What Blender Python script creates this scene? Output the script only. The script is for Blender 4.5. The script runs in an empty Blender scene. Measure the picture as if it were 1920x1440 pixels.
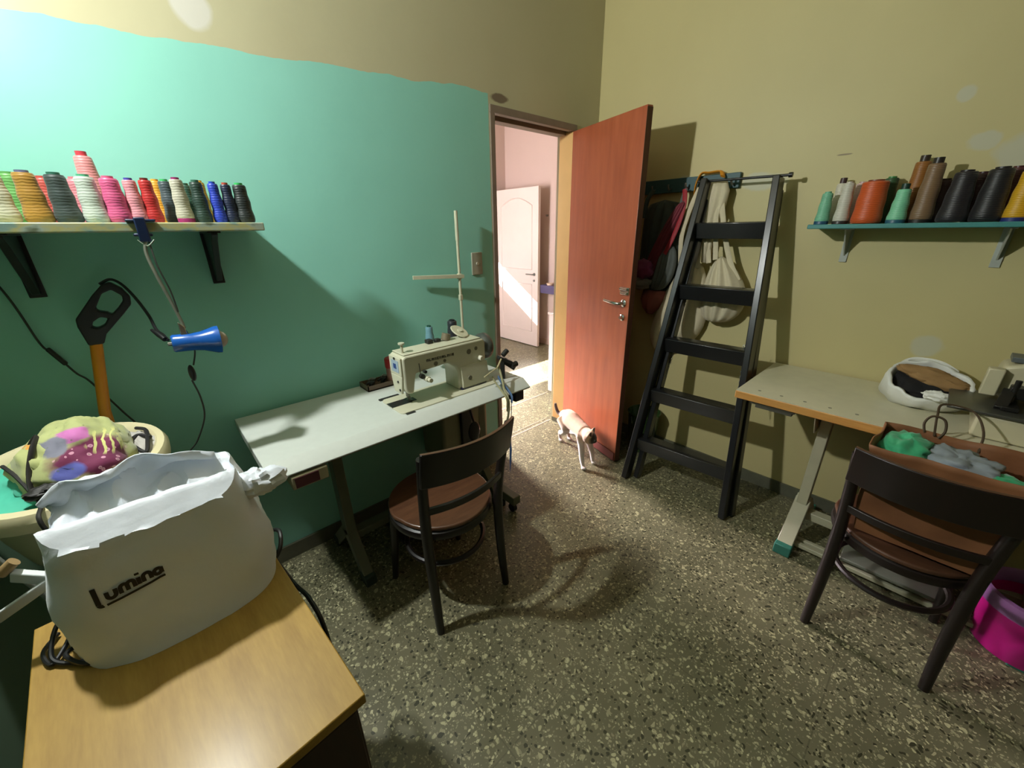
import bpy, math, random
from math import sin, cos, pi, radians as R, sqrt
from mathutils import Vector, Matrix, noise, Euler
random.seed(7)
C = bpy.context.scene.collection
ORG = {}

# ---------------------------------------------------------------- materials
def lin(c):
    def f(v):
        v /= 255.0
        return v / 12.92 if v <= .04045 else ((v + .055) / 1.055) ** 2.4
    return (f(c[0]), f(c[1]), f(c[2]), 1)
def new_mat(name):
    m = bpy.data.materials.new(name); m.use_nodes = True
    return m, m.node_tree, m.node_tree.nodes['Principled BSDF']
def N(nt, typ, **kw):
    n = nt.nodes.new(typ)
    for k, v in kw.items(): setattr(n, k, v)
    return n
def val(nt, sock, v):
    if hasattr(v, 'is_output') or isinstance(v, bpy.types.NodeSocket): nt.links.new(v, sock)
    else: sock.default_value = v
def math_(nt, op, a, b=0.0, clamp=False):
    n = N(nt, 'ShaderNodeMath', operation=op); n.use_clamp = clamp
    val(nt, n.inputs[0], a); val(nt, n.inputs[1], b); return n.outputs[0]
def mixc(nt, f, a, b):
    n = N(nt, 'ShaderNodeMix', data_type='RGBA')
    val(nt, n.inputs[0], f); val(nt, n.inputs[6], a); val(nt, n.inputs[7], b); return n.outputs[2]
def objc(nt): return N(nt, 'ShaderNodeTexCoord').outputs['Object']
def mapped(nt, scale=(1, 1, 1), loc=(0, 0, 0)):
    mp = N(nt, 'ShaderNodeMapping'); nt.links.new(objc(nt), mp.inputs[0])
    mp.inputs['Scale'].default_value = scale; mp.inputs['Location'].default_value = loc
    return mp.outputs[0]
def noise_(nt, scale, detail=4, vec=None, rough=.5):
    n = N(nt, 'ShaderNodeTexNoise'); n.inputs['Scale'].default_value = scale
    n.inputs['Detail'].default_value = detail; n.inputs['Roughness'].default_value = rough
    nt.links.new(vec if vec else objc(nt), n.inputs['Vector']); return n.outputs[0]
def ramp(nt, f, stops):
    r = N(nt, 'ShaderNodeValToRGB'); val(nt, r.inputs[0], f)
    e = r.color_ramp.elements
    while len(e) < len(stops): e.new(.5)
    for x, (p, c) in zip(e, stops): x.position = p; x.color = c
    return r.outputs[0]
def bump(nt, bs, h, strength=.3, dist=.01):
    b = N(nt, 'ShaderNodeBump'); b.inputs['Strength'].default_value = strength
    b.inputs['Distance'].default_value = dist
    nt.links.new(h, b.inputs['Height']); nt.links.new(b.outputs[0], bs.inputs['Normal'])
CACHE = {}
def mat(name, col, rough=.5, var=.08, scale=30, metal=0, bmp=0, spec=None, coat=0, sheen=0):
    if name in CACHE: return CACHE[name]
    m, nt, bs = new_mat(name)
    c = lin(col)
    if var:
        f = noise_(nt, scale)
        lo = tuple(x * (1 - var * 1.6) for x in c[:3]) + (1,); hi = tuple(min(1, x * (1 + var * 1.6)) for x in c[:3]) + (1,)
        nt.links.new(mixc(nt, f, lo, hi), bs.inputs['Base Color'])
        if bmp: bump(nt, bs, f, bmp, .004)
    else: bs.inputs['Base Color'].default_value = c
    bs.inputs['Roughness'].default_value = rough; bs.inputs['Metallic'].default_value = metal
    if spec is not None: bs.inputs['Specular IOR Level'].default_value = spec
    if coat: bs.inputs['Coat Weight'].default_value = coat; bs.inputs['Coat Roughness'].default_value = .15
    if sheen: bs.inputs['Sheen Weight'].default_value = sheen
    CACHE[name] = m; return m
def thread_mat(col):
    key = 'thread_%d_%d_%d' % col
    if key in CACHE: return CACHE[key]
    m, nt, bs = new_mat(key)
    w = N(nt, 'ShaderNodeTexWave', wave_type='BANDS', bands_direction='Z'); w.inputs['Scale'].default_value = 45
    w.inputs['Distortion'].default_value = 3.5; w.inputs['Detail'].default_value = 2; w.inputs['Detail Scale'].default_value = 1.2
    nt.links.new(objc(nt), w.inputs[0])
    c = lin(col); lo = tuple(x * .82 for x in c[:3]) + (1,)
    nt.links.new(mixc(nt, w.outputs['Fac'], lo, c), bs.inputs['Base Color'])
    bs.inputs['Roughness'].default_value = .45; bs.inputs['Sheen Weight'].default_value = .15
    bump(nt, bs, w.outputs['Fac'], .25, .002)
    CACHE[key] = m; return m
def wood(name, a, b, scale=(1.5, 14, 14), rough=.4, coat=0, dens=4, bmp=.05):
    if name in CACHE: return CACHE[name]
    m, nt, bs = new_mat(name)
    v = mapped(nt, scale)
    n1 = noise_(nt, dens, 8, v, .6); n2 = noise_(nt, dens * 6, 4, v)
    f = math_(nt, 'ADD', math_(nt, 'MULTIPLY', n1, .7), math_(nt, 'MULTIPLY', n2, .3))
    nt.links.new(ramp(nt, f, [(.3, lin(a)), (.7, lin(b))]), bs.inputs['Base Color'])
    bs.inputs['Roughness'].default_value = rough
    if coat: bs.inputs['Coat Weight'].default_value = coat; bs.inputs['Coat Roughness'].default_value = .25
    bump(nt, bs, f, bmp, .003)
    CACHE[name] = m; return m
def blob(nt, vec, c, r, wob=.4, nscale=12):
    """soft-edged irregular patch mask around a point of the object"""
    d = N(nt, 'ShaderNodeVectorMath', operation='SUBTRACT'); nt.links.new(vec, d.inputs[0]); d.inputs[1].default_value = c
    s = N(nt, 'ShaderNodeVectorMath', operation='DIVIDE'); nt.links.new(d.outputs[0], s.inputs[0]); s.inputs[1].default_value = r
    l = N(nt, 'ShaderNodeVectorMath', operation='LENGTH'); nt.links.new(s.outputs[0], l.inputs[0])
    n = noise_(nt, nscale, 3, vec)
    d2 = math_(nt, 'ADD', l.outputs['Value'], math_(nt, 'MULTIPLY', math_(nt, 'SUBTRACT', n, .5), wob * 2))
    mr = N(nt, 'ShaderNodeMapRange'); nt.links.new(d2, mr.inputs[0])
    mr.inputs[1].default_value = .8; mr.inputs[2].default_value = 1.05; mr.inputs[3].default_value = 1; mr.inputs[4].default_value = 0
    return mr.outputs[0]

# ---------------------------------------------------------------- mesh builder
class MB:
    def __init__(s): s.v = []; s.f = []
    def add(s, vs, fs, M=None):
        o = len(s.v)
        s.v += [(M @ Vector(p)) if M else Vector(p) for p in vs]
        s.f += [tuple(i + o for i in f) for f in fs]; return s
    def box(s, c, d, M=None, rz=0, taper=1.0):
        x, y, z = d[0] / 2, d[1] / 2, d[2] / 2
        vs = [(-x * taper, -y * taper, -z), (x * taper, -y * taper, -z), (x * taper, y * taper, -z), (-x * taper, y * taper, -z), (-x, -y, z), (x, -y, z), (x, y, z), (-x, y, z)]
        T = Matrix.Translation(Vector(c)) @ Matrix.Rotation(rz, 4, 'Z')
        if M: T = M @ T
        return s.add(vs, [(0, 3, 2, 1), (4, 5, 6, 7), (0, 1, 5, 4), (1, 2, 6, 5), (2, 3, 7, 6), (3, 0, 4, 7)], T)
    def bx(s, x0, x1, y0, y1, z0, z1): return s.box(((x0 + x1) / 2, (y0 + y1) / 2, (z0 + z1) / 2), (abs(x1 - x0), abs(y1 - y0), abs(z1 - z0)))
    def beam(s, a, b, w, h, up=(0, 0, 1)):
        a, b = Vector(a), Vector(b); d = b - a; L = d.length; d.normalize()
        up = Vector(up); side = d.cross(up)
        if side.length < 1e-4: side = d.cross(Vector((0, 1, 0)))
        side.normalize(); u2 = side.cross(d)
        M = Matrix((side, d, u2)).transposed().to_4x4(); M.translation = (a + b) / 2
        return s.box((0, 0, 0), (w, L, h), M)
    def prism(s, poly, to3, a, b):
        n = len(poly)
        vs = [to3(p, a) for p in poly] + [to3(p, b) for p in poly]
        fs = [tuple(range(n))[::-1], tuple(range(n, 2 * n))] + [(i, (i + 1) % n, n + (i + 1) % n, n + i) for i in range(n)]
        return s.add(vs, fs)
    def tube(s, pts, r, n=8, closed=False, flat=None):
        pts = [Vector(p) for p in pts]; m = len(pts)
        rs = r if isinstance(r, (list, tuple)) else [r] * m
        prev = None; vs = []
        for i, p in enumerate(pts):
            if closed: t = pts[(i + 1) % m] - pts[i - 1]
            else: t = pts[min(i + 1, m - 1)] - pts[max(i - 1, 0)]
            t.normalize()
            if prev is None:
                a = Vector((0, 0, 1)) if abs(t.z) < .9 else Vector((0, 1, 0))
                prev = t.cross(a).normalized()
            u = (prev - t * prev.dot(t)).normalized(); w = t.cross(u); prev = u
            for k in range(n):
                g = 2 * pi * k / n
                vs.append(p + (u * cos(g) * (flat or 1) + w * sin(g)) * rs[i])
        fs = []
        for i in range(m if closed else m - 1):
            j = (i + 1) % m
            for k in range(n): fs.append((i * n + k, i * n + (k + 1) % n, j * n + (k + 1) % n, j * n + k))
        if not closed: fs += [tuple(range(n))[::-1], tuple(range((m - 1) * n, m * n))]
        return s.add(vs, fs)
    def lathe(s, prof, n=24, M=None, sx=1, sy=1, cap=True):
        vs = []; fs = []
        for r, z in prof:
            for k in range(n): vs.append((r * cos(2 * pi * k / n) * sx, r * sin(2 * pi * k / n) * sy, z))
        m = len(prof)
        for i in range(m - 1):
            for k in range(n): fs.append((i * n + k, i * n + (k + 1) % n, (i + 1) * n + (k + 1) % n, (i + 1) * n + k))
        if cap: fs += [tuple(range(n))[::-1], tuple(range((m - 1) * n, m * n))]
        return s.add(vs, fs, M)
    def cyl(s, a, b, r, n=16, r2=None):
        a, b = Vector(a), Vector(b); return s.tube([a, b], [r, r if r2 is None else r2], n)
    def blobm(s, c, rad, fn=None, nu=28, nv=18, M=None):
        vs = []; fs = []
        for j in range(nv + 1):
            th = pi * j / nv
            for i in range(nu):
                ph = 2 * pi * i / nu
                d = Vector((sin(th) * cos(ph), sin(th) * sin(ph), cos(th)))
                k = fn(d) if fn else 1
                vs.append(Vector((d.x * rad[0] * k, d.y * rad[1] * k, d.z * rad[2] * k)) + Vector(c))
        for j in range(nv):
            for i in range(nu): fs.append((j * nu + i, (j + 1) * nu + i, (j + 1) * nu + (i + 1) % nu, j * nu + (i + 1) % nu))
        return s.add(vs, fs, M)
    def grid(s, fn, nu, nv):
        vs = [fn(i / nu, j / nv) for j in range(nv + 1) for i in range(nu + 1)]
        fs = [(j * (nu + 1) + i, j * (nu + 1) + i + 1, (j + 1) * (nu + 1) + i + 1, (j + 1) * (nu + 1) + i) for j in range(nv) for i in range(nu)]
        return s.add(vs, fs)
    def pouch(s, rows, to3, depth, nu=14, fold=.25, seed=0, nf=5, back=.25):
        """soft hanging bag: rows of (height, left, right); bulges towards the room, nearly flat behind"""
        m = len(rows); vs = []
        for j, (h, l, r) in enumerate(rows):
            v = j / (m - 1); ev = (sin(pi * min(1, max(0, .08 + .9 * v)))) ** .6
            for side in (0, 1):
                for i in range(nu + 1):
                    u = i / nu; e = max(0, sin(pi * u)) ** .55
                    w = 1 + fold * (sin(u * nf * 2 * pi + seed + 1.3 * v) * .6 + noise.noise(Vector((u * 6, v * 5, seed))) )
                    d = depth * ev * e * (w if side == 0 else -back) + (0.003 if side == 0 else -.0)
                    vs.append(to3(l + (r - l) * u, h, d))
        k = 2 * (nu + 1); fs = []
        for j in range(m - 1):
            for i in range(nu):
                a = j * k + i; fs.append((a, a + 1, a + 1 + k, a + k))
                b = j * k + nu + 1 + i; fs.append((b + 1, b, b + k, b + 1 + k))
            fs.append((j * k, (j + 1) * k, (j + 1) * k + nu + 1, j * k + nu + 1))
            fs.append((j * k + nu, j * k + 2 * nu + 1, (j + 1) * k + 2 * nu + 1, (j + 1) * k + nu))
        fs.append(tuple(range(nu + 1)) + tuple(range(2 * nu + 1, nu, -1)))
        b = (m - 1) * k; fs.append(tuple(b + i for i in range(nu, -1, -1)) + tuple(b + nu + 1 + i for i in range(nu + 1)))
        return s.add(vs, fs)
    def build(s, name, m, parent=None, smooth=40, bevel=0, sub=0, solid=0, local=False, seg=2):
        me = bpy.data.meshes.new(name)
        off = Vector((0, 0, 0))
        if parent is not None and not local: off = ORG.get(parent.name, off)
        me.from_pydata([v - off for v in s.v], [], s.f); me.update()
        import bmesh
        b = bmesh.new(); b.from_mesh(me); bmesh.ops.recalc_face_normals(b, faces=b.faces); b.to_mesh(me); b.free()
        if smooth:
            me.shade_smooth()
            if smooth < 180: me.set_sharp_from_angle(angle=R(smooth))
        me.materials.append(m)
        o = bpy.data.objects.new(name, me); C.objects.link(o)
        if parent is not None: o.parent = parent; ORG[o.name] = off
        else: ORG[o.name] = Vector((0, 0, 0))
        if bevel:
            md = o.modifiers.new('bevel', 'BEVEL'); md.width = bevel; md.segments = seg; md.limit_method = 'ANGLE'; md.angle_limit = R(40)
            md.harden_normals = False
        if solid: md = o.modifiers.new('solid', 'SOLIDIFY'); md.thickness = solid; md.offset = 0
        if sub: md = o.modifiers.new('sub', 'SUBSURF'); md.levels = sub; md.render_levels = sub
        return o
def tag(o, label, cat, group=None, kind=None):
    o['label'] = label; o['category'] = cat
    if group: o['group'] = group
    if kind: o['kind'] = kind
    return o
def thing(name, loc, label, cat, rz=0, group=None):
    o = bpy.data.objects.new(name, None); C.objects.link(o)
    o.location = loc; o.rotation_euler = (0, 0, rz); o.empty_display_size = .05
    ORG[o.name] = Vector(loc); return tag(o, label, cat, group)
def struct(o): o['kind'] = 'structure'; return o
def spline(pts, n=8, closed=False):
    pts = [Vector(p) for p in pts]; out = []; m = len(pts)
    rng = m if closed else m - 1
    for i in range(rng):
        p0 = pts[(i - 1) % m] if closed or i > 0 else pts[0]; p1 = pts[i]; p2 = pts[(i + 1) % m]
        p3 = pts[(i + 2) % m] if closed or i + 2 < m else pts[-1]
        for k in range(n):
            t = k / n
            out.append(.5 * ((2 * p1) + (p2 - p0) * t + (2 * p0 - 5 * p1 + 4 * p2 - p3) * t * t + (3 * p1 - p0 - 3 * p2 + p3) * t ** 3))
    if not closed: out.append(pts[-1])
    return out
def crumple(amp, freq, seed):
    return lambda d: 1 + amp * noise.noise(d * freq + Vector((seed, seed * 1.7, -seed))) + amp * .5 * noise.noise(d * freq * 2.3 + Vector((seed, 3, seed)))
YZ = lambda p, a: (a, p[0], p[1])     # polygon in (y,z), extruded along x
XZ = lambda p, a: (p[0], a, p[1])
XY = lambda p, a: (p[0], p[1], a)
# ================================================================ MATERIALS OF THE SETTING
def make_floor_mat():
    m, nt, bs = new_mat('terrazzo')
    oc = objc(nt)
    d = N(nt, 'ShaderNodeTexNoise'); d.inputs['Scale'].default_value = 25; nt.links.new(oc, d.inputs['Vector'])
    mixv = N(nt, 'ShaderNodeMix', data_type='VECTOR'); mixv.inputs[0].default_value = .035
    nt.links.new(oc, mixv.inputs[4]); nt.links.new(d.outputs['Color'], mixv.inputs[5])
    vec = mixv.outputs[1]
    base = ramp(nt, noise_(nt, 3.5, 5), [(.3, lin((92, 90, 68))), (.7, lin((112, 108, 84)))])
    cols = base
    for sc, lo, hi, thr in ((58, (140, 136, 106), (178, 174, 136), .68), (92, (124, 120, 94), (190, 186, 148), .62), (150, (116, 114, 90), (160, 156, 124), .55)):
        v = N(nt, 'ShaderNodeTexVoronoi'); v.inputs['Scale'].default_value = sc; v.inputs['Randomness'].default_value = 1
        nt.links.new(vec, v.inputs['Vector'])
        sep = N(nt, 'ShaderNodeSeparateColor'); nt.links.new(v.outputs['Color'], sep.inputs[0])
        pick = math_(nt, 'GREATER_THAN', sep.outputs[0], thr)
        size = math_(nt, 'MULTIPLY_ADD', sep.outputs[1], .22); 
        near = math_(nt, 'LESS_THAN', v.outputs['Distance'], math_(nt, 'ADD', math_(nt, 'MULTIPLY', sep.outputs[1], .3), .2))
        f = math_(nt, 'MULTIPLY', pick, near)
        cc = mixc(nt, sep.outputs[2], lin(lo), lin(hi))
        cols = mixc(nt, f, cols, cc)
    # dark chips
    v = N(nt, 'ShaderNodeTexVoronoi'); v.inputs['Scale'].default_value = 70; nt.links.new(vec, v.inputs['Vector'])
    sep = N(nt, 'ShaderNodeSeparateColor'); nt.links.new(v.outputs['Color'], sep.inputs[0])
    f = math_(nt, 'MULTIPLY', math_(nt, 'GREATER_THAN', sep.outputs[1], .72), math_(nt, 'LESS_THAN', v.outputs['Distance'], .38))
    cols = mixc(nt, f, cols, lin((58, 58, 42)))
    # tile joints
    br = N(nt, 'ShaderNodeTexBrick'); br.offset = 0; br.inputs['Scale'].default_value = 1
    br.inputs['Mortar Size'].default_value = .0022; br.inputs['Brick Width'].default_value = .6; br.inputs['Row Height'].default_value = .6
    mp = mapped(nt, (1, 1, 1), (.17, .07, 0)); nt.links.new(mp, br.inputs['Vector'])
    cols = mixc(nt, math_(nt, 'MULTIPLY', br.outputs['Fac'], .4), cols, lin((70, 68, 52)))
    nt.links.new(cols, bs.inputs['Base Color'])
    nt.links.new(ramp(nt, noise_(nt, 6, 4), [(.3, (.28, .28, .28, 1)), (.7, (.42, .42, .42, 1))]), bs.inputs['Roughness'])
    bs.inputs['Specular IOR Level'].default_value = .5
    return m
CREAM = (203, 188, 140); GREEN = (134, 186, 168)
def plaster_bump(nt, bs):
    h = math_(nt, 'ADD', math_(nt, 'MULTIPLY', noise_(nt, 4, 3), 1.0), math_(nt, 'MULTIPLY', noise_(nt, 60, 4), .12))
    bump(nt, bs, h, .16, .012)
def make_wall_back_mat():
    m, nt, bs = new_mat('painted_back_wall')
    oc = objc(nt); sp = N(nt, 'ShaderNodeSeparateXYZ'); nt.links.new(oc, sp.inputs[0]); x, z = sp.outputs[0], sp.outputs[2]
    line = math_(nt, 'ADD', math_(nt, 'MULTIPLY', math_(nt, 'ADD', x, 2.51), .0615), 1.985)
    wob = math_(nt, 'MULTIPLY', math_(nt, 'SUBTRACT', noise_(nt, 5, 6, mapped(nt, (1, 0, .15))), .5), .05)
    below = math_(nt, 'LESS_THAN', z, math_(nt, 'ADD', line, wob))
    left = math_(nt, 'LESS_THAN', x, math_(nt, 'ADD', -.918, math_(nt, 'MULTIPLY', math_(nt, 'SUBTRACT', noise_(nt, 9, 3, mapped(nt, (0, 0, 1))), .5), .012)))
    green = mixc(nt, noise_(nt, 2.2, 5), lin((136, 198, 182)), lin((148, 212, 196)))
    cream = mixc(nt, noise_(nt, 2.0, 5), lin((180, 172, 138)), lin((194, 190, 157)))
    cream = mixc(nt, blob(nt, oc, (-2.09, 0, 2.10), (.055, 1, .06), .35, 9), cream, lin((205, 202, 190)))
    cream = mixc(nt, blob(nt, oc, (-.84, 0, 2.07), (.06, 1, .022), .5, 14), cream, lin((120, 105, 88)))
    col = mixc(nt, math_(nt, 'MULTIPLY', below, left), cream, green)
    low = math_(nt, 'LESS_THAN', z, .1)
    nt.links.new(col, bs.inputs['Base Color']); bs.inputs['Roughness'].default_value = .42; bs.inputs['Specular IOR Level'].default_value = .35
    plaster_bump(nt, bs); return m
def make_wall_right_mat():
    m, nt, bs = new_mat('cream_wall_paint')
    oc = objc(nt)
    col = mixc(nt, noise_(nt, 1.8, 5), lin((186, 174, 122)), lin((204, 192, 140)))
    for c, r, wb in (((0, -1.655, 1.891), (1, .028, .028), .5), ((0, -1.739, 1.733), (1, .05, .035), .7), ((0, -1.86, 1.672), (1, .08, .075), .5),
                     ((0, -1.80, .955), (1, .055, .05), .5), ((0, -1.02, 1.655), (1, .11, .045), .5), ((0, -.62, 1.69), (1, .05, .03), .6)):
        col = mixc(nt, math_(nt, 'MULTIPLY', blob(nt, oc, c, r, wb, 10), .6), col, lin((190, 192, 178)))
    col = mixc(nt, blob(nt, oc, (0, -1.335, 1.735), (1, .03, .004), .3, 20), col, lin((140, 125, 95)))
    nt.links.new(col, bs.inputs['Base Color']); bs.inputs['Roughness'].default_value = .55
    plaster_bump(nt, bs); return m
M_floor = make_floor_mat(); M_wa = make_wall_back_mat(); M_wb = make_wall_right_mat()
M_hall = mat('hall_wall_paint', (196, 174, 166), .6, .04, 2, bmp=.1)
M_green = mat('green_wall_paint', GREEN, .5, .05, 2.2, bmp=.1)
M_cream = mat('plain_cream_paint', CREAM, .6, .05, 2, bmp=.1)
M_ceil = mat('white_ceiling_paint', (214, 208, 190), .7, .03, 2)
M_skirt = mat('stone_skirting', (92, 92, 76), .5, .15, 25, bmp=.1)
M_black = mat('black_plastic', (20, 20, 21), .4, .1, 30)
M_steel = mat('worn_steel', (150, 150, 145), .35, .1, 40, metal=.9)
M_chrome = mat('chrome', (200, 200, 196), .18, .03, 20, metal=1)

# ================================================================ ROOM SHELL
XL, YF, ZC = -2.89, -4.6, 2.9
struct(MB().bx(XL - .1, 1.6, YF - .1, 2.6, -.1, 0).build('floor', M_floor))
struct(MB().bx(XL - .1, 1.6, YF - .1, 2.6, ZC, ZC + .1).build('ceiling', M_ceil))
b = MB(); b.bx(XL - .1, -.912, 0, .15, 0, ZC); b.bx(-.222, 1.6, 0, .15, 0, ZC); b.bx(-.912, -.222, 0, .15, 2.035, ZC)
struct(b.build('wall_back', M_wa))
struct(MB().bx(0, .1, YF - .1, 0, 0, ZC).build('wall_right', M_wb))
struct(MB().bx(XL - .1, XL, YF - .1, 0, 0, ZC).build('wall_left', mat('dull_green_wall_paint', (96, 122, 100), .6, .05, 2)))
struct(MB().bx(XL, 0, YF - .1, YF, 0, ZC).build('wall_front', mat('umber_wall_paint', (128, 104, 78), .6, .05, 2)))
# hall beyond the doorway
struct(MB().bx(1.4, 1.5, .15, 2.6, 0, ZC).build('wall_hall_right', M_hall))
struct(MB().bx(-1.7, -1.6, .15, 2.6, 0, ZC).build('wall_hall_left', M_hall))
b = MB(); WX0, WX1, WZ0, WZ1 = -.98, 1.16, .80, 1.12
b.bx(-1.6, WX0, 2.48, 2.54, 0, ZC); b.bx(WX1, 1.4, 2.48, 2.54, 0, ZC); b.bx(WX0, WX1, 2.48, 2.54, 0, WZ0); b.bx(WX0, WX1, 2.48, 2.54, WZ1, ZC)
struct(b.build('wall_hall_far', M_hall))
struct(MB().bx(1.385, 1.4, .15, 2.48, 0, .07).build('baseboard_hall', mat('pale_hall_skirting', (190, 165, 150), .5)))
struct(MB().bx(XL, -.912, -.012, 0, 0, .075).build('baseboard_back', M_skirt))
struct(MB().bx(-.012, 0, YF, 0, 0, .07).build('baseboard_right', M_skirt))
M_joint = mat('pale_threshold_strip', (196, 178, 160), .45, .1, 30)
b = MB(); b.bx(-.88, -.252, .125, .133, 0, .002); b.bx(-.88, -.252, .165, .171, 0, .002); b.bx(-1.2, .16, .535, .545, 0, .002)
struct(b.build('trim_threshold', M_joint))
# door frame
M_fr = mat('weathered_door_frame', (128, 112, 98), .55, .15, 12, bmp=.1)
b = MB(); b.bx(-.912, -.882, -.008, .12, 0, 2.0); b.bx(-.912, -.222, -.008, .03, 2.0, 2.035); b.bx(-.882, -.252, .055, .12, 1.985, 2.035)
struct(b.build('trim_door', M_fr, bevel=.002))
M_yel = mat('ochre_jamb_paint', (224, 180, 116), .45, .06, 8)
struct(MB().bx(-.252, -.222, -.004, .108, .035, 2.0).build('trim_jamb', M_yel, bevel=.004))
struct(MB().bx(-.253, -.222, -.006, .112, 0, .035).build('trim_plinth', M_skirt))

# ================================================================ DOOR LEAF (open into the room)
HX, WD, TH = -.2524, .6178, -1.8459
M_door = None
def make_door_mat():
    m, nt, bs = new_mat('reddish_varnished_wood')
    n1 = noise_(nt, 3, 7, mapped(nt, (7, 7, .7)), .6); n2 = noise_(nt, 2.2, 3)
    c = ramp(nt, n1, [(.25, lin((150, 76, 46))), (.55, lin((172, 92, 58))), (.8, lin((184, 104, 68)))])
    c = mixc(nt, math_(nt, 'MULTIPLY', n2, .3), c, lin((150, 62, 40)))
    nt.links.new(c, bs.inputs['Base Color'])
    bs.inputs['Coat Weight'].default_value = .5; bs.inputs['Coat Roughness'].default_value = .3
    nt.links.new(ramp(nt, noise_(nt, 9, 4), [(.3, (.32, .32, .32, 1)), (.7, (.5, .5, .5, 1))]), bs.inputs['Roughness'])
    bump(nt, bs, noise_(nt, 5, 4), .12, .01); return m
M_door = make_door_mat()
M_edge = wood('dark_door_edge', (62, 32, 18), (88, 48, 28), (8, 8, 1), .5)
dr = MB().box((WD / 2, .0175, 1.003), (WD, .035, 1.99)).build('door_1', M_door, bevel=.002); struct(dr)
dr.location = (HX, 0, 0); dr.rotation_euler = (0, 0, TH)
# local x runs from hinge to free edge, the visible face is local y = 0 (towards -y)
MB().bx(WD, WD + .002, 0, .035, .01, 1.99).build('edge_strip', M_edge, dr, local=True)
M_plum = mat('plum_sweep_strip', (120, 62, 56), .5)
MB().bx(.02, WD - .005, -.008, 0, .012, .07).build('sweep_strip', M_plum, dr, local=True, bevel=.002)
hx = WD - .042
h = MB(); h.lathe([(.022, 0), (.022, .006), (.012, .012)], 20, Matrix.Translation((hx, -.001, 1.045)) @ Matrix.Rotation(pi / 2, 4, 'X'))
h.tube([(hx, -.006, 1.045), (hx, -.045, 1.045), (hx - .012, -.052, 1.046), (hx - .06, -.053, 1.048), (hx - .115, -.05, 1.052)], [.009, .009, .0095, .009, .0085], 10)
h.build('handle', M_chrome, dr, local=True)
h = MB(); h.lathe([(.019, 0), (.019, .006), (.01, .01), (.009, .022)], 20, Matrix.Translation((hx, -.001, .962)) @ Matrix.Rotation(pi / 2, 4, 'X'))
h.build('lock_cylinder', M_chrome, dr, local=True)
h = MB(); h.bx(hx - .03, WD - .004, -.012, 0, 1.095, 1.135); h.cyl((hx - .028, -.014, 1.125), (WD - .01, -.014, 1.125), .008); h.cyl((hx - .02, -.014, 1.102), (WD - .01, -.014, 1.102), .008)
h.build('latch', M_chrome, dr, local=True, bevel=.002)

# ================================================================ HALL OBJECTS
M_wht = mat('white_door_enamel', (214, 200, 194), .4, .03, 5)
d2 = struct(MB().bx(1.19, 1.228, 1.675, 2.445, .008, 1.91).build('door_2', M_wht, bevel=.003))
def arch_panel(y0, y1, z0, z1, arch):
    p = [(y0, z0), (y1, z0), (y1, z1 - arch)]
    for k in range(1, 12):
        t = k / 12; p.append((y1 + (y0 - y1) * t, z1 - arch + arch * sin(pi * t)))
    p.append((y0, z1 - arch)); return p
def moulding(poly, name):
    b = MB(); pts = [(1.190, p[0], p[1]) for p in poly]; b.tube(pts, .008, 6, closed=True); o = b.build(name, M_wht, d2, smooth=60); return o
moulding(arch_panel(1.78, 2.34, .98, 1.80, .09), 'upper_panel')
moulding([(1.78, .2), (2.34, .2), (2.34, .80), (1.78, .80)], 'lower_panel')
b = MB(); b.cyl((1.19, 1.735, .925), (1.145, 1.735, .925), .008); b.cyl((1.147, 1.735, .925), (1.147, 1.84, .925), .008); b.cyl((1.189, 1.735, .925), (1.184, 1.735, .925), .02); b.cyl((1.189, 1.735, .85), (1.178, 1.735, .85), .014)
b.build('handle', M_steel, d2)
c = thing('white_cabinet', (.163, .40, 0), 'low white cabinet just beyond the yellow door jamb in the hall', 'cabinet')
MB().bx(.163, .62, .22, .54, .02, .745).build('body', M_wht, c, bevel=.004)
MB().bx(.15, .63, .21, .55, .745, .765).build('top', M_wht, c, bevel=.004)
s = thing('wall_shelf', (1.4, 1.6, .69), 'short dark blue shelf on the hall wall beside the white door', 'shelf')
MB().bx(1.24, 1.4, 1.42, 1.68, .70, .80).build('board', mat('dusk_blue_paint', (82, 74, 110), .5), s, bevel=.004)
b = MB(); b.cyl((1.29, 1.56, .80), (1.29, 1.56, .825), .035, 16, .045); tag(b.build('dish', mat('bright_ceramic', (235, 205, 180), .3)), 'small pale dish on the dark blue hall shelf', 'dish')
b = MB(); b.cyl((1.4, 1.72, 1.60), (1.375, 1.72, 1.60), .012); tag(b.build('wall_hook', M_steel), 'small metal hook on the hall wall above the white door', 'hook')
# ================================================================ SHELVES AND THREAD CONES
def make_edge_mat():
    m, nt, bs = new_mat('distressed_shelf_paint')
    n = noise_(nt, 14, 3, mapped(nt, (1, 1, 2)))
    c = ramp(nt, n, [(.30, lin((92, 140, 160))), (.42, lin((150, 175, 160))), (.52, lin((196, 190, 130))), (.62, lin((176, 190, 176))), (.72, lin((110, 120, 96)))])
    nt.links.new(c, bs.inputs['Base Color']); bs.inputs['Roughness'].default_value = .5; return m
SZ = 1.48; SY = -.25
sh = thing('wall_shelf', (-2.5, 0, SZ), 'paint-spattered shelf on the green wall carrying a row of thread cones', 'shelf')
MB().bx(XL, -2.083, SY, 0, SZ - .024, SZ).build('board', make_edge_mat(), sh, bevel=.003)
def bracket(x, s, arm, drop, m, thick=.018):
    b = MB(); z = SZ - .024
    b.prism([(-.002, z), (-arm, z), (-arm, z - .012), (-arm * .82, z - .03), (-.024, z - drop), (-.002, z - drop)], YZ, x - thick / 2, x + thick / 2)
    b.bx(x - thick, x + thick, -arm, -.002, z - .006, z); b.bx(x - thick, x + thick, -.006, -.001, z - drop - .01, z)
    return b.build('bracket', m, s, bevel=.002)
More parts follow.
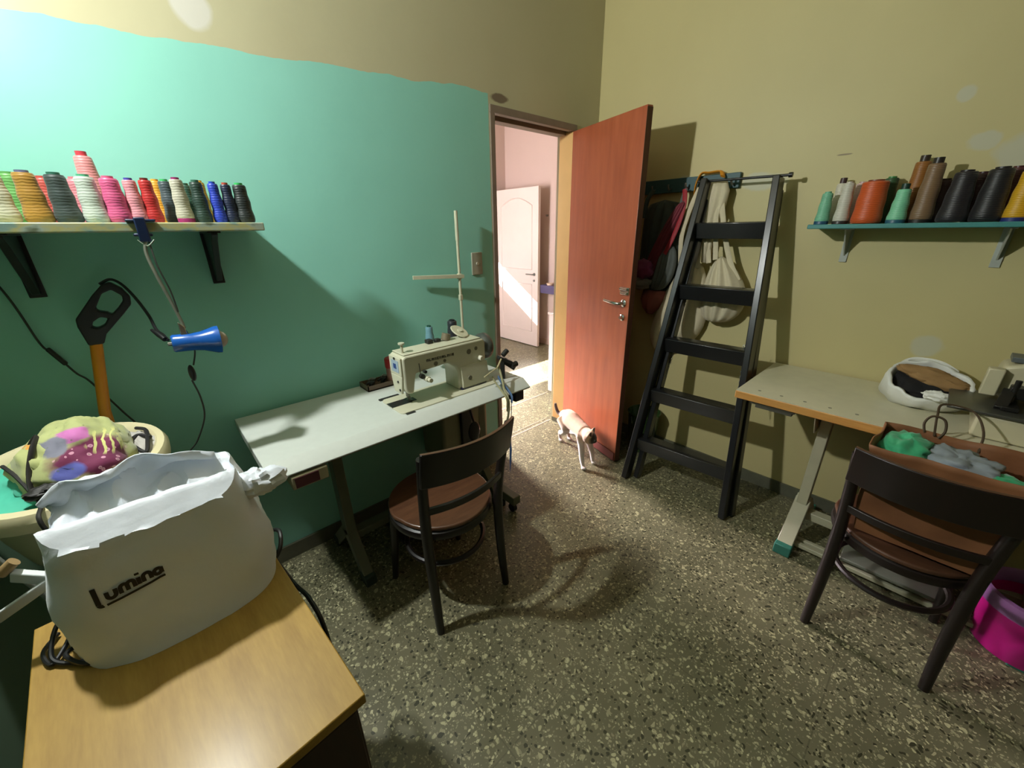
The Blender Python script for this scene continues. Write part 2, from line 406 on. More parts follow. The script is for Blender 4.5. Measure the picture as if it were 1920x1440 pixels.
bracket(-2.214, sh, .19, .165, M_black); bracket(-2.655, sh, .19, .165, M_black)

def spool(x, y, z, h, rb, rt, col, cap, label, group, ring=None, cap_h=.006, lean=0):
    """thread cone: wound body, core tip at the top, sometimes a coloured foot"""
    s = thing('thread_cone', (x, y, z), label, 'thread cone', group=group)
    if lean: s.rotation_euler = (0, lean, 0)
    p = []; z0 = .006 if ring else .002
    p = [(.004, z0), (rb * .9, z0), (rb, z0 + .006)]
    for k in range(1, 9):
        t = k / 9; p.append((rb + (rt - rb) * t + .0012 * sin(t * 14), z0 + .006 + (h - z0 - .012) * t))
    p += [(rt, h - .004), (rt * .88, h), (.004, h)]
    b = MB(); b.lathe(p, 26); b.build('thread', thread_mat(col), s, local=True)
    cr = rt * .62
    b = MB(); b.lathe([(cr * .55, h - .004), (cr, h - .003), (cr, h + cap_h), (cr * .75, h + cap_h), (cr * .7, h - .002)], 20, cap=False)
    b.build('core_tip', mat('cone_core_%d_%d_%d' % cap, cap, .4, 0), s, local=True)
    if ring:
        b = MB(); b.lathe([(.004, 0), (rb * 1.0, 0), (rb * 1.02, .012), (rb * .97, .014), (.004, .014)], 24)
        b.build('core_foot', mat('cone_core_%d_%d_%d' % ring, ring, .4, 0), s, local=True)
    return s
GA = 'thread cones on the green wall shelf'
YA = -.175
front = [(-2.688, .112, (62, 34, 58), (60, 34, 60), 'dark purple thread cone at the cut-off end of the green wall shelf', None),
         (-2.628, .113, (206, 204, 178), (215, 210, 190), 'cream thread cone, last pale one before the purple cone on the shelf', None),
         (-2.571, .115, (186, 140, 58), (110, 120, 160), 'mustard thread cone between the cream and charcoal cones', None),
         (-2.518, .114, (64, 76, 74), (60, 120, 100), 'charcoal thread cone between the mustard and white cones', None),
         (-2.465, .113, (206, 216, 204), (90, 180, 140), 'white thread cone with a green tip on the green wall shelf', None),
         (-2.418, .112, (226, 96, 146), (225, 110, 150), 'hot pink thread cone beside the white one on the shelf', None),
         (-2.377, .110, (240, 160, 170), (80, 80, 180), 'slim light pink thread cone with a blue tip', None),
         (-2.343, .112, (202, 46, 46), (120, 50, 45), 'bright red thread cone on the green wall shelf', None),
         (-2.272, .118, (196, 192, 172), (150, 50, 110), 'pale grey thread cone with a magenta foot and tip', (150, 44, 100)),
         (-2.226, .114, (36, 62, 52), (60, 110, 90), 'dark green thread cone next to the magenta-footed grey cone', None),
         (-2.184, .112, (38, 66, 190), (40, 80, 190), 'royal blue thread cone on the green wall shelf', None),
         (-2.151, .111, (24, 36, 66), (190, 80, 60), 'navy thread cone with an orange tip beside the blue cone', None),
         (-2.114, .112, (30, 38, 38), (60, 190, 100), 'black thread cone with a green tip at the shelf end by the sewing table', None)]
for x, h, c, k, l, r in front:
    rb = .027 if x < -2.40 else .0215
    if 'slim' in l or 'red' in l: rb = .02
    if 'navy' in l or 'royal' in l: rb = .0185
    if x == -2.114: rb = .025
    spool(x, YA, SZ, h, rb, rb * .74, c, k, l, GA, r)
for x, y, h, c, k, l, rb in [(-2.607, -.085, .118, (112, 176, 96), (110, 170, 100), 'leaf green thread cone half hidden behind cream and mustard cones', .026),
        (-2.548, -.085, .112, (206, 90, 80), (200, 90, 80), 'coral red thread cone half hidden behind mustard and charcoal cones', .024),
        (-2.486, -.08, .114, (226, 140, 150), (220, 130, 140), 'dusty pink thread cone half hidden between charcoal and white cones', .027),
        (-2.315, -.09, .118, (236, 170, 52), (236, 170, 60), 'yellow-orange thread cone peeking out beside the red cone', .02),
        (-2.296, -.125, .116, (70, 84, 90), (70, 190, 110), 'slate grey thread cone with a green tip beside the red cone', .021),
        (-2.243, -.08, .112, (48, 84, 66), (50, 90, 70), 'moss green thread cone half hidden behind the magenta-footed cone', .02),
        (-2.205, -.08, .122, (232, 184, 60), (230, 180, 60), 'yellow thread cone hidden behind the dark green and royal blue cones', .019)]:
    spool(x, y, SZ, h, rb, rb * .74, c, k, l, GA)
spool(-2.455, -.065, SZ, .175, .036, .019, (226, 150, 150), (205, 70, 80), 'tall pink thread cone with a red tip rising behind the white cone', GA, cap_h=.012)

ZB = 1.45
sb = thing('wall_shelf', (0, -1.7, ZB), 'teal painted shelf on the cream wall carrying large yarn cones', 'shelf')
MB().bx(-.2, 0, -2.62, -1.305, ZB - .018, ZB).build('board', mat('teal_shelf_paint', (62, 132, 130), .45, .12, 20), sb, bevel=.003)
def bracket_b(y):
    b = MB(); z = ZB - .018; m = mat('grey_bracket_enamel', (176, 180, 172), .4)
    b.bx(-.006, -.001, y - .014, y + .014, z - .145, z); b.bx(-.15, -.001, y - .014, y + .014, z - .005, z)
    b.prism([(-.004, z - .12), (-.004, z), (-.13, z)], lambda p, a: (p[0], a, p[1]), y - .003, y + .003)
    b.build('bracket', m, sb, bevel=.001)
bracket_b(-1.43); bracket_b(-1.893)
GB = 'yarn cones on the teal shelf'
XB = -.135
for y, x, h, rb, rt, c, k, l, r in [
        (-1.338, -.135, .125, .026, .019, (122, 190, 156), (110, 180, 150), 'mint green thread cone standing first on the teal shelf end', (40, 80, 110)),
        (-1.405, -.14, .158, .027, .02, (206, 202, 188), (190, 180, 170), 'white thread cone between mint and orange cones on teal shelf', (50, 46, 44)),
        (-1.488, -.13, .158, .05, .043, (206, 88, 34), (120, 60, 40), 'fat orange yarn cone on the teal shelf', None),
        (-1.583, -.145, .122, .03, .021, (130, 206, 166), (30, 60, 50), 'mint green thread cone with a dark green cap beside the orange cone', (40, 90, 110)),
        (-1.650, -.12, .205, .034, .025, (128, 100, 72), (44, 38, 34), 'tall taupe yarn cone with a dark tip on the teal shelf', (38, 34, 34)),
        (-1.735, -.135, .168, .042, .03, (34, 30, 34), (40, 34, 38), 'black yarn cone right after the tall taupe cone', None),
        (-1.818, -.13, .17, .042, .031, (28, 26, 29), (36, 32, 34), 'black yarn cone right before the yellow cone', None),
        (-1.888, -.135, .158, .031, .023, (212, 162, 26), (200, 150, 40), 'golden yellow yarn cone with a navy foot on the teal shelf', (40, 50, 110)),
        (-1.942, -.16, .09, .026, .02, (224, 160, 30), (210, 150, 40), 'low amber thread cone cut off at the photo edge', None)]:
    spool(x, y, ZB, h, rb, rt, c, k, l, GB, r, cap_h=.02 if 'cap' in l or 'tip' in l else .006)
for y, x, h, rb, rt, c, k, l in [
        (-1.365, -.05, .165, .028, .02, (212, 206, 188), (70, 50, 50), 'ivory thread cone with a dark tip standing behind the first mint cone', ),
        (-1.435, -.055, .16, .028, .021, (208, 178, 172), (190, 160, 160), 'pale rose thread cone half hidden between white and orange cones'),
        (-1.525, -.05, .172, .03, .022, (52, 84, 50), (60, 130, 70), 'dark green thread cone peeking over the fat orange cone'),
        (-1.605, -.05, .222, .034, .024, (150, 96, 38), (58, 46, 38), 'tall brown yarn cone with a dark tip behind the capped mint cone'),
        (-1.685, -.055, .15, .03, .022, (72, 44, 44), (70, 50, 50), 'maroon thread cone in the shade of the tall taupe cone'),
        (-1.775, -.05, .165, .03, .022, (70, 38, 42), (60, 36, 40), 'wine red thread cone between and behind the two black cones'),
        (-1.855, -.05, .175, .03, .023, (86, 44, 46), (80, 40, 40), 'dark red thread cone half hidden behind the golden yellow cone')]:
    spool(x, y, ZB, h, rb, rt, c, k, l, GB, cap_h=.022 if 'dark tip' in l else .006)

# ================================================================ CLIP LAMP
M_blue = mat('glossy_blue_enamel', (30, 92, 178), .22, .04, 8, coat=.5)
M_cord = mat('dark_cord', (42, 46, 40), .5, 0)
lp = thing('clip_lamp', (-2.38, -.26, 1.47), 'blue clip-on lamp hanging from the shelf edge on a bent neck', 'lamp')
b = MB(); b.bx(-2.413, -2.350, -.275, -.20, SZ + .001, SZ + .008); b.bx(-2.405, -2.365, -.275, -.20, SZ - .036, SZ - .028)
b.bx(-2.396, -2.372, -.285, -.268, SZ - .05, SZ + .012); b.build('clamp', mat('blue_black_clamp', (26, 42, 78), .35), lp, bevel=.003)
b = MB(); b.tube(spline([(-2.40, -.268, SZ - .045), (-2.384, -.285, SZ - .06), (-2.366, -.285, SZ - .045)], 6), .002, 6); b.build('spring', M_chrome, lp)
nk = spline([(-2.384, -.278, 1.435), (-2.392, -.285, 1.40), (-2.386, -.30, 1.34), (-2.374, -.31, 1.27), (-2.366, -.318, 1.215), (-2.364, -.322, 1.192)], 8)
MB().tube(nk, .0042, 8).build('neck', mat('grey_flexible_neck', (128, 130, 118), .4, metal=.4), lp)
MB().tube(spline([(-2.378, -.278, 1.43), (-2.378, -.30, 1.37), (-2.368, -.312, 1.30), (-2.366, -.318, 1.24)], 8), .002, 6).build('cable', M_cord, lp)
b = MB(); b.prism([(-.012, .0), (.006, .0), (.003, .03), (-.01, .045)], lambda p, a: (-2.366 + p[0], a, 1.168 + p[1]), -.326, -.314); b.build('bracket', M_chrome, lp, bevel=.002)
# head: axis along +x, slightly drooping
HM = Matrix.Translation((-2.40, -.32, 1.153)) @ Matrix.Rotation(R(90 + 4), 4, 'Y')
b = MB(); b.lathe([(.0, -.003), (.022, -.003), (.0255, .002), (.0255, .046), (.0262, .05), (.029, .068), (.036, .088), (.0405, .100), (.0415, .110), (.0395, .111), (.037, .10), (.033, .088), (.026, .07), (.0, .066)], 32, HM, cap=False)
shd = b.build('shade', M_blue, lp)
b = MB(); b.lathe([(.0, -.012), (.006, -.012), (.006, -.003), (.0, -.003)], 12, HM, cap=False); b.build('screw', M_chrome, shd)
bm_, nt_, bs_ = new_mat('opal_bulb_glass'); bs_.inputs['Base Color'].default_value = lin((190, 170, 150)); bs_.inputs['Roughness'].default_value = .25; bs_.inputs['Transmission Weight'].default_value = .25
b = MB(); b.blobm((0, 0, .105), (.027, .027, .027), M=HM); b.build('bulb', bm_, shd)
b = MB(); b.tube(spline([(-2.368, -.316, 1.20), (-2.36, -.30, 1.172), (-2.355, -.29, 1.12), (-2.37, -.30, 1.075)], 8), .0024, 6)
b.tube(spline([(-2.385, -.30, 1.03), (-2.378, -.30, .97), (-2.384, -.29, .90), (-2.42, -.27, .82), (-2.452, -.25, .775), (-2.468, -.23, .70), (-2.47, -.2, .55)], 8), .0024, 6); lpc = b.build('cord', M_cord, lp)
b = MB(); b.blobm((-2.379, -.30, 1.052), (.009, .007, .026)); b.build('inline_switch', M_black, lpc)

# ================================================================ POLE TOOL WITH A LOOP HANDLE
pt = thing('pole_tool', (-2.62, -.10, 0), 'yellow-poled cleaning tool with a black loop handle leaning on the green wall', 'cleaning tool')
top = Vector((-2.571, -.085, 1.148)); d = Vector((-.028, -.16, -1.148 + .02)); 
b = MB(); b.tube([top, (-2.612, -.10, .93), (-2.66, -.16, .02)], [.0145, .0145, .0145], 14); b.build('pole', mat('amber_yellow_tube', (212, 134, 22), .35, .05), pt)
P2 = lambda u, w: (-2.571 + u, -.085, 1.148 + w)
ol = [(-.017, -.008), (-.024, .05), (-.022, .072), (.03, .135), (.06, .165), (.078, .170), (.10, .150), (.112, .125), (.108, .10), (.085, .075), (.03, .02), (.017, -.008)]
h1 = [(.052, .138), (.075, .148), (.094, .128), (.092, .112), (.075, .092), (.058, .076), (.05, .084), (.032, .09), (.028, .098)]
h2 = [(.012, .060), (.03, .072), (.046, .066), (.034, .048), (.016, .04), (.005, .046)]
def plate_with_holes(name, outline, holes, m, parent, th):
    import bmesh
    bm = bmesh.new(); edges = []
    for loop in [outline] + holes:
        vs = [bm.verts.new(P2(*p)) for p in loop]
        for i in range(len(vs)): edges.append(bm.edges.new((vs[i], vs[(i + 1) % len(vs)])))
    bmesh.ops.triangle_fill(bm, use_beauty=True, use_dissolve=False, edges=edges)
    me = bpy.data.meshes.new(name); bmesh.ops.translate(bm, verts=bm.verts, vec=-ORG[parent.name]); bm.to_mesh(me); bm.free()
    me.materials.append(m); o = bpy.data.objects.new(name, me); C.objects.link(o); o.parent = parent
    md = o.modifiers.new('s', 'SOLIDIFY'); md.thickness = th; md.offset = 0
    md = o.modifiers.new('b', 'BEVEL'); md.width = .006; md.segments = 3; md.limit_method = 'ANGLE'
    return o
plate_with_holes('loop_handle', ol, [h1, h2], M_black, pt, .034)
MB().tube(spline([P2(.055, .165), (-2.49, -.09, 1.325), (-2.468, -.11, 1.31), (-2.448, -.14, 1.27), (-2.432, -.18, 1.22), (-2.426, -.23, 1.185), (-2.415, -.28, 1.175), (-2.408, -.31, 1.163)], 8), [.004] * 50 + [.004] * 7, 8).build('cable', M_black, pt)
MB().tube([(-2.436, -.24, 1.186), (-2.424, -.28, 1.178), (-2.414, -.308, 1.166)], [.004, .008, .007], 10).build('strain_relief', M_black, pt)

# cord with inline switch on the wall
wc = thing('power_cord', (-2.7, -.02, 1.1), 'thin dark cord with an inline switch hanging across the green wall', 'cord')
MB().tube(spline([(-2.78, -.012, 1.50), (-2.716, -.014, 1.316), (-2.692, -.016, 1.155), (-2.68, -.018, 1.13)], 8), .0028, 6).build('cable', M_cord, wc)
MB().tube(spline([(-2.66, -.018, 1.082), (-2.645, -.018, 1.045), (-2.628, -.02, 1.021), (-2.608, -.03, .975), (-2.575, -.06, .90), (-2.54, -.09, .82), (-2.52, -.1, .7)], 8), .0028, 6).build('cable', M_cord, wc)
MB().beam((-2.682, -.018, 1.135), (-2.658, -.018, 1.078), .016, .012).build('inline_switch', M_black, wc, bevel=.004)

# ================================================================ BASIN ON ITS STAND AND THE LAUNDRY IN IT
BC = Vector((-2.678, -.385, 0))
bs_t = thing('wash_basin', (BC.x, BC.y, .66), 'large oval cream plastic basin full of laundry by the green wall', 'basin')
prof = [(.0, .70), (.155, .70), (.185, .712), (.215, .79), (.236, .868), (.246, .886), (.262, .896), (.272, .888), (.276, .868), (.279, .868), (.283, .892), (.272, .908), (.250, .910), (.232, .898), (.222, .872), (.20, .80), (.175, .73), (.0, .722)]
b = MB(); b.lathe(prof, 48, Matrix.Translation((BC.x, BC.y, 0)), .70, .92, cap=False)
b.build('bowl', mat('cream_plastic', (214, 204, 164), .38, .04, 6), bs_t)
st = thing('basin_stand', (BC.x, BC.y, 0), 'thin metal folding stand under the cream basin', 'stand')
M_rod = mat('pale_metal_rod', (150, 156, 148), .35, .05, metal=.5)
for sy in (-1, 1):
    for sx in (-1, 1):
        MB().cyl((BC.x + sx * .14, BC.y + sy * .17, .0), (BC.x - sx * .07, BC.y + sy * .17, .69), .008, 10).build('leg', M_rod, st)
b = MB()
for sx in (-1, 1): b.cyl((BC.x + sx * .07, BC.y - .2, .69), (BC.x + sx * .07, BC.y + .2, .69), .008, 10)
b.build('crossbar', M_rod, st)
ro = MB(); ro.cyl((-2.80, -.665, .97), (-2.70, -.70, .60), .005, 10); ro.cyl((-2.70, -.70, .60), (-2.66, -.71, .0), .005, 10)
tag(ro.build('metal_rod', M_rod), 'thin pale metal rod slanting down in front of the cream basin', 'rod')

def make_print_mat():
    m, nt, bs = new_mat('lime_printed_cotton'); oc = objc(nt)
    base = mixc(nt, noise_(nt, 18, 4), lin((158, 164, 104)), lin((182, 188, 126)))
    v = N(nt, 'ShaderNodeTexVoronoi'); v.inputs['Scale'].default_value = 55; nt.links.new(oc, v.inputs['Vector'])
    plum = mixc(nt, math_(nt, 'LESS_THAN', v.outputs['Distance'], .26), lin((112, 26, 72)), lin((206, 146, 170)))
    w = N(nt, 'ShaderNodeTexWave'); w.inputs['Scale'].default_value = 22; w.inputs['Distortion'].default_value = 6; nt.links.new(oc, w.inputs[0])
    col = mixc(nt, blob(nt, oc, (.03, -.10, .035), (.082, .075, .045), .3, 22), base, plum)
    col = mixc(nt, math_(nt, 'MULTIPLY', blob(nt, oc, (.06, -.06, .05), (.05, .06, .03), .3, 22), math_(nt, 'GREATER_THAN', w.outputs['Fac'], .72)), col, lin((206, 206, 128)))
    col = mixc(nt, blob(nt, oc, (-.012, -.135, .028), (.03, .05, .017), .25, 30), col, lin((92, 98, 178)))
    col = mixc(nt, blob(nt, oc, (.005, -.075, .085), (.036, .05, .014), .5, 40), col, lin((196, 110, 176)))
    col = mixc(nt, blob(nt, oc, (-.032, -.085, .075), (.03, .05, .02), .5, 40), col, lin((120, 120, 136)))
    col = mixc(nt, blob(nt, oc, (.085, -.035, .075), (.022, .05, .02), .2, 30), col, lin((222, 160, 48)))
    col = mixc(nt, blob(nt, oc, (-.085, -.04, .06), (.024, .05, .026), .3, 30), col, lin((224, 150, 50)))
    col = mixc(nt, blob(nt, oc, (.02, -.165, -.015), (.045, .04, .02), .3, 30), col, lin((62, 110, 70)))
    d2 = math_(nt, 'LESS_THAN', v.outputs['Distance'], .12)
    col = mixc(nt, math_(nt, 'MULTIPLY', d2, .6), col, lin((96, 110, 70)))
    nt.links.new(col, bs.inputs['Base Color']); bs.inputs['Roughness'].default_value = .8; bs.inputs['Sheen Weight'].default_value = .2
    bump(nt, bs, noise_(nt, 35, 4), .3, .006); return m
g = thing('printed_garment', (-2.64, -.43, .925), 'lime green cotton garment printed with plum dots, heaped in the basin', 'garment')
def gf(d):
    k = 1 + .16 * noise.noise(d * 2.1 + Vector((4, 1, 2))) + .07 * noise.noise(d * 5 + Vector((1, 7, 2))) + .03 * noise.noise(d * 11)
    return k
b = MB(); b.blobm((-2.65, -.43, .922), (.102, .15, .098), gf, 56, 40); b.build('cloth', make_print_mat(), g, smooth=180)
b = MB(); b.blobm((-2.70, -.47, .915), (.05, .09, .085), crumple(.2, 2.5, 9), 32, 24)
b.build('collar', mat('lime_cotton', (168, 174, 112), .8, .1, 20, sheen=.2), g, smooth=180)
g = MB(); g.blobm((-2.70, -.42, .88), (.145, .17, .05), crumple(.22, 2.6, 3), 44, 26)
tag(g.build('teal_cloth', mat('teal_cotton', (62, 178, 150), .75, .12, 18, bmp=.2, sheen=.2), smooth=180), 'bright teal cloth lying under the lime garment in the basin', 'cloth')
g = MB(); g.blobm((-2.545, -.375, .876), (.048, .12, .042), crumple(.22, 3.2, 5), 36, 24)
tag(g.build('folded_cloth', mat('grey_white_cotton', (176, 172, 166), .8, .1, 25, bmp=.2), smooth=180), 'grey-white cloth tucked along the basin rim by the pole tool', 'cloth')
g = MB(); g.tube(spline([(-2.545, -.27, .912), (-2.523, -.33, .92), (-2.522, -.42, .918), (-2.53, -.47, .91), (-2.555, -.40, .918), (-2.54, -.36, .922), (-2.515, -.39, .918)], 8), .005, 8)
tag(g.build('black_tape', mat('black_ribbon', (26, 24, 26), .6, 0)), 'black piping tape curled on the grey-white cloth in the basin', 'tape')
g = MB(); g.tube(spline([(-2.742, -.40, .93), (-2.715, -.43, .985), (-2.695, -.45, 1.01), (-2.70, -.50, 1.0), (-2.712, -.54, .96), (-2.712, -.575, .925), (-2.69, -.60, .915), (-2.66, -.58, .935), (-2.65, -.53, .955)], 8), .008, 8, flat=.5)
g.tube(spline([(-2.76, -.46, .965), (-2.735, -.52, .955), (-2.715, -.57, .93), (-2.70, -.62, .918), (-2.70, -.665, .912), (-2.695, -.675, .88), (-2.675, -.668, .84), (-2.64, -.65, .815), (-2.60, -.62, .80)], 8), .004, 8)
g.blobm((-2.685, -.585, .93), (.038, .025, .014), crumple(.3, 3, 2))
tag(g.build('black_strap', mat('black_webbing', (30, 27, 25), .6, 0)), 'black webbing strap with a cord hanging over the basin rim', 'strap')

# white V-shaped bracket
w = thing('plastic_bracket', (-2.7, -.86, .88), 'small white V-shaped plastic arm sticking out beside the bagged machine', 'bracket')
M_wp = mat('white_plastic', (205, 210, 208), .35, .03)
MB().beam((-2.752, -.86, .845), (-2.672, -.865, .882), .02, .006, (0, 1, .3)).build('arm', M_wp, w, bevel=.002)
MB().beam((-2.715, -.84, .905), (-2.672, -.862, .884), .022, .012, (0, 1, .3)).build('arm', M_wp, w, bevel=.002)
MB().cyl((-2.725, -.84, .915), (-2.705, -.84, .93), .009, 12).build('knob', mat('tan_knob', (160, 132, 90), .5), w)

# ================================================================ PLYWOOD CABINET
cab = thing('machine_cabinet', (-2.327, -1.341, 0), 'small cabinet with a pale plywood top and dark brown sides', 'cabinet', R(4))
M_ply = wood('golden_plywood', (146, 112, 46), (174, 140, 64), (9, 1.2, 9), .5, .15, 5, .03)
M_brn = wood('dark_brown_laminate', (44, 26, 16), (62, 38, 22), (6, 6, 1), .5)
M_ply.node_tree.nodes['Principled BSDF'].inputs['Specular IOR Level'].default_value = .3
MB().bx(-.372, 0, 0, .56, .742, .762).build('top', M_ply, cab, local=True, bevel=.002)
MB().bx(-.36, -.012, .012, .55, .0, .742).build('body', M_brn, cab, local=True, bevel=.002)
MB().bx(-.355, -.017, .004, .012, .09, .735).build('door', M_brn, cab, local=True, bevel=.002)
M_lab = mat('faded_paper_label', (120, 108, 80), .7, .15, 40)
b = MB(); b.bx(-.23, -.16, .0025, .004, .56, .70); b.build('label', M_lab, cab, local=True)
b = MB(); b.bx(-.145, -.115, .0025, .004, .64, .71); b.build('label', M_lab, cab, local=True)
g = MB()
g.tube(spline([(-2.70, -.86, .768), (-2.713, -.90, .772), (-2.70, -.935, .768), (-2.68, -.90, .778), (-2.675, -.87, .79), (-2.69, -.88, .80), (-2.70, -.925, .775), (-2.675, -.955, .768), (-2.645, -.965, .768), (-2.66, -.93, .775), (-2.68, -.945, .782), (-2.655, -.975, .768), (-2.615, -.975, .768)], 10), .0036, 8)
tag(g.build('coiled_cable', M_black), 'black power cable coiled on the plywood cabinet beside the white bag', 'cable')
g = MB(); g.tube(spline([(-2.36, -.86, .70), (-2.335, -.84, .72), (-2.325, -.80, .735), (-2.34, -.77, .72), (-2.35, -.78, .66), (-2.33, -.85, .60), (-2.318, -.95, .62), (-2.312, -1.02, .55), (-2.315, -1.0, .2), (-2.318, -1.0, .006)], 8), .005, 8)
tag(g.build('hanging_cable', M_black), 'thick black cable hanging down the side of the plywood cabinet', 'cable')

# ================================================================ WHITE BAG OVER THE MACHINE ON THE CABINET
BX, BY, BZ = -2.513, -.862, .7625
def lerp(a, b, t): return a + (b - a) * t
def bag_dims(t):
    a = lerp(.162, .167, min(1, t * 2.2)) if t < .45 else lerp(.167, .138, (t - .45) / .55)
    bf = lerp(.166, .122, t ** .8); bb = lerp(.12, .11, t); n = lerp(3.0, 5, t)
    return a, bf, bb, n
HT = .222
def bag_front(x, z):
    t = max(0, min(1, (z - BZ) / HT)); a, bf, bb, n = bag_dims(t)
    u = min(.999, abs(x - BX) / a)
    return BY - bf * (1 - u ** n) ** (1 / n)
def bag_pt(phi, t, s=1, dz=0, wr=1):
    a, bf, bb, n = bag_dims(t); c, q = cos(phi), sin(phi)
    r = (abs(c) ** n + abs(q) ** n) ** (-1 / n)
    x = c * r * a * s; y = q * r * (bf if q < 0 else bb) * s
    p = Vector((BX + x, BY + y, BZ + HT * t + dz))
    return p
NB = 96; rings = []
for k in range(0, 21):
    t = k / 20; row = []
    for i in range(NB):
        ph = 2 * pi * i / NB; p = bag_pt(ph, t)
        fr = max(0, -sin(ph))
        nz = Vector((p.x * 16, p.y * 16, p.z * 9))
        amp = .010 * (1 - .75 * fr * (1 - max(0, (t - .78) / .22)))
        out = Vector((cos(ph), sin(ph), 0))
        p = p + out * amp * (noise.noise(nz) + .6 * noise.noise(nz * 2.3))
        if t > .72:
            q = (t - .72) / .28; p.y -= fr * q * .009 * abs(noise.noise(Vector((p.x * 24, p.z * 16, 7)))); p.z += fr * q * .012 * noise.noise(Vector((p.x * 22, 1, 2)))
        if t < .04: p.z = BZ
        row.append(p)
    rings.append(row)
def top_prof(v):
    P = [(0, 0), (.16, .030), (.20, .032), (.24, .026), (.34, -.012), (.5, -.018), (.62, -.012), (.74, .0), (.83, .006), (.9, .0), (1, -.01)]
    for (a0, z0), (a1, z1) in zip(P, P[1:]):
        if v <= a1: return z0 + (z1 - z0) * max(0, (v - a0)) / (a1 - a0)
    return 0
_a, _bf, _bb, _n = bag_dims(1)
for s in (.985, .95, .91, .87, .83, .79, .75, .71, .67, .62, .57, .5, .43, .36, .29, .22, .15, .08, .03):
    row = []
    for i in range(NB):
        ph = 2 * pi * i / NB
        p = bag_pt(ph, 1, s); v = (p.y - (BY - _bf)) / (_bf + _bb)
        nz = Vector((p.x * 15 + 3, p.y * 15, 1.7)); fold = min(1, max(0, (v - .26) * 6)) * min(1, (1 - s) * 6)
        rdg = .5 - abs(noise.noise(nz)) * 1.8
        p.z = BZ + HT + top_prof(v) + fold * (.036 * math.exp(-((p.x + 2.545) / .075) ** 2) * min(1, max(0, (v - .5) * 4)) + .026 * rdg + .012 * noise.noise(nz * 2.6))
        if v < .24: p.z += .004 * noise.noise(Vector((p.x * 26, p.y * 12, 3)))
        p.y += fold * .012 * noise.noise(nz * 1.3 + Vector((5, 5, 5)))
        row.append(p)
    rings.append(row)
b = MB(); vs = [p for r_ in rings for p in r_]; fs = []
for j in range(len(rings) - 1):
    for i in range(NB): fs.append((j * NB + i, j * NB + (i + 1) % NB, (j + 1) * NB + (i + 1) % NB, (j + 1) * NB + i))
fs.append(tuple(range(NB))[::-1]); fs.append(tuple(range((len(rings) - 1) * NB, len(rings) * NB)))
b.add(vs, fs)
wb = thing('machine_dust_cover', (BX, BY, BZ), 'crumpled white dust cover bag with dark lettering over a machine on the plywood cabinet', 'cover')
bm_, nt_, bs_ = new_mat('white_cover_fabric')
bs_.inputs['Base Color'].default_value = lin((222, 228, 238)); bs_.inputs['Roughness'].default_value = .5
bs_.inputs['Sheen Weight'].default_value = .3
bump(nt_, bs_, math_(nt_, 'ADD', noise_(nt_, 30, 5), math_(nt_, 'MULTIPLY', noise_(nt_, 9, 3), 2)), .25, .006)
M_bag = bm_
o_bag = b.build('bag', M_bag, wb, smooth=24)
fl = MB(); fl.blobm((-2.352, -.925, .962), (.04, .035, .028), lambda d: 1 + .5 * max(0, d.x) ** 3 + .3 * noise.noise(d * 3 + Vector((2, 2, 2))), 24, 16)
fl.build('flap', M_bag, wb, smooth=30)
fl = MB()
def flapfn(u, v):
    x = lerp(-2.655, -2.40, u); z = 1.015 + .035 * sin(pi * u) * v + .02 * noise.noise(Vector((u * 4, v * 2, 3)))
    y = -.775 - .055 * v + .03 * noise.noise(Vector((u * 5, v * 3, 9)))
    return Vector((x, y, z - .05 * (1 - v)))
fl.grid(flapfn, 24, 6); fl.build('folded_edge', M_bag, wb, smooth=60, solid=.003)
def ribbon(b, pts, hw, off=.0022):
    pts = [Vector((p[0], p[1])) for p in pts]; L = []
    for i, p in enumerate(pts):
        t = pts[min(i + 1, len(pts) - 1)] - pts[max(0, i - 1)]; t.normalize(); n = Vector((-t.y, t.x)) * hw
        for s in (1, -1):
            q = p + n * s; L.append((q.x, bag_front(q.x, q.y) - off, q.y))
    b.add(L, [(2 * i, 2 * i + 1, 2 * i + 3, 2 * i + 2) for i in range(len(pts) - 1)])
def arc(cx, cz, r, a0, a1, n=10, sz=1): return [(cx + r * cos(R(lerp(a0, a1, k / n))), cz + r * sz * sin(R(lerp(a0, a1, k / n)))) for k in range(n + 1)]
L = MB(); S = .0099; bz = .8985
def gx(u): return -2.610 + u * S
def gz(v, u): return bz - .0065 + v * S + (u - 4.5) * S * .13
def st(pts, hw=.0029): ribbon(L, [(gx(p[0]), gz(p[1], p[0])) for p in pts], hw)
st([(0.2, 3.0), (0.2, -.1)], .0033); st(arc(.62, -.1, .42, 180, 285), .003)                                   # l with a curved foot
st([(1.5, 1.5), (1.5, .7)] + arc(2.05, .7, .55, 180, 360) + [(2.6, 1.5)])                           # u
st([(3.2, .1), (3.2, 1.0)] + arc(3.65, 1.05, .45, 180, 0) + [(4.1, .1)]); st([(4.1, 1.0)] + arc(4.55, 1.05, .45, 180, 0) + [(5.0, .1)])   # m
st([(5.6, .1), (5.6, 1.4)]); st([(5.6, 1.85), (5.6, 2.25)])                                          # i
st([(6.2, .1), (6.2, .9)] + arc(6.7, .95, .5, 180, 0) + [(7.2, .1)])                                 # n
st(arc(8.15, .7, .5, 0, 360, 16)); st([(8.65, 1.2), (8.65, .1)])                                     # a
st([(1.1, -.62), (3, -.62), (5, -.6), (7, -.58), (8.2, -.5), (8.9, -.55)], .002)                     # underline
L.build('lettering', mat('charcoal_print', (36, 30, 26), .6, 0), o_bag, smooth=0)
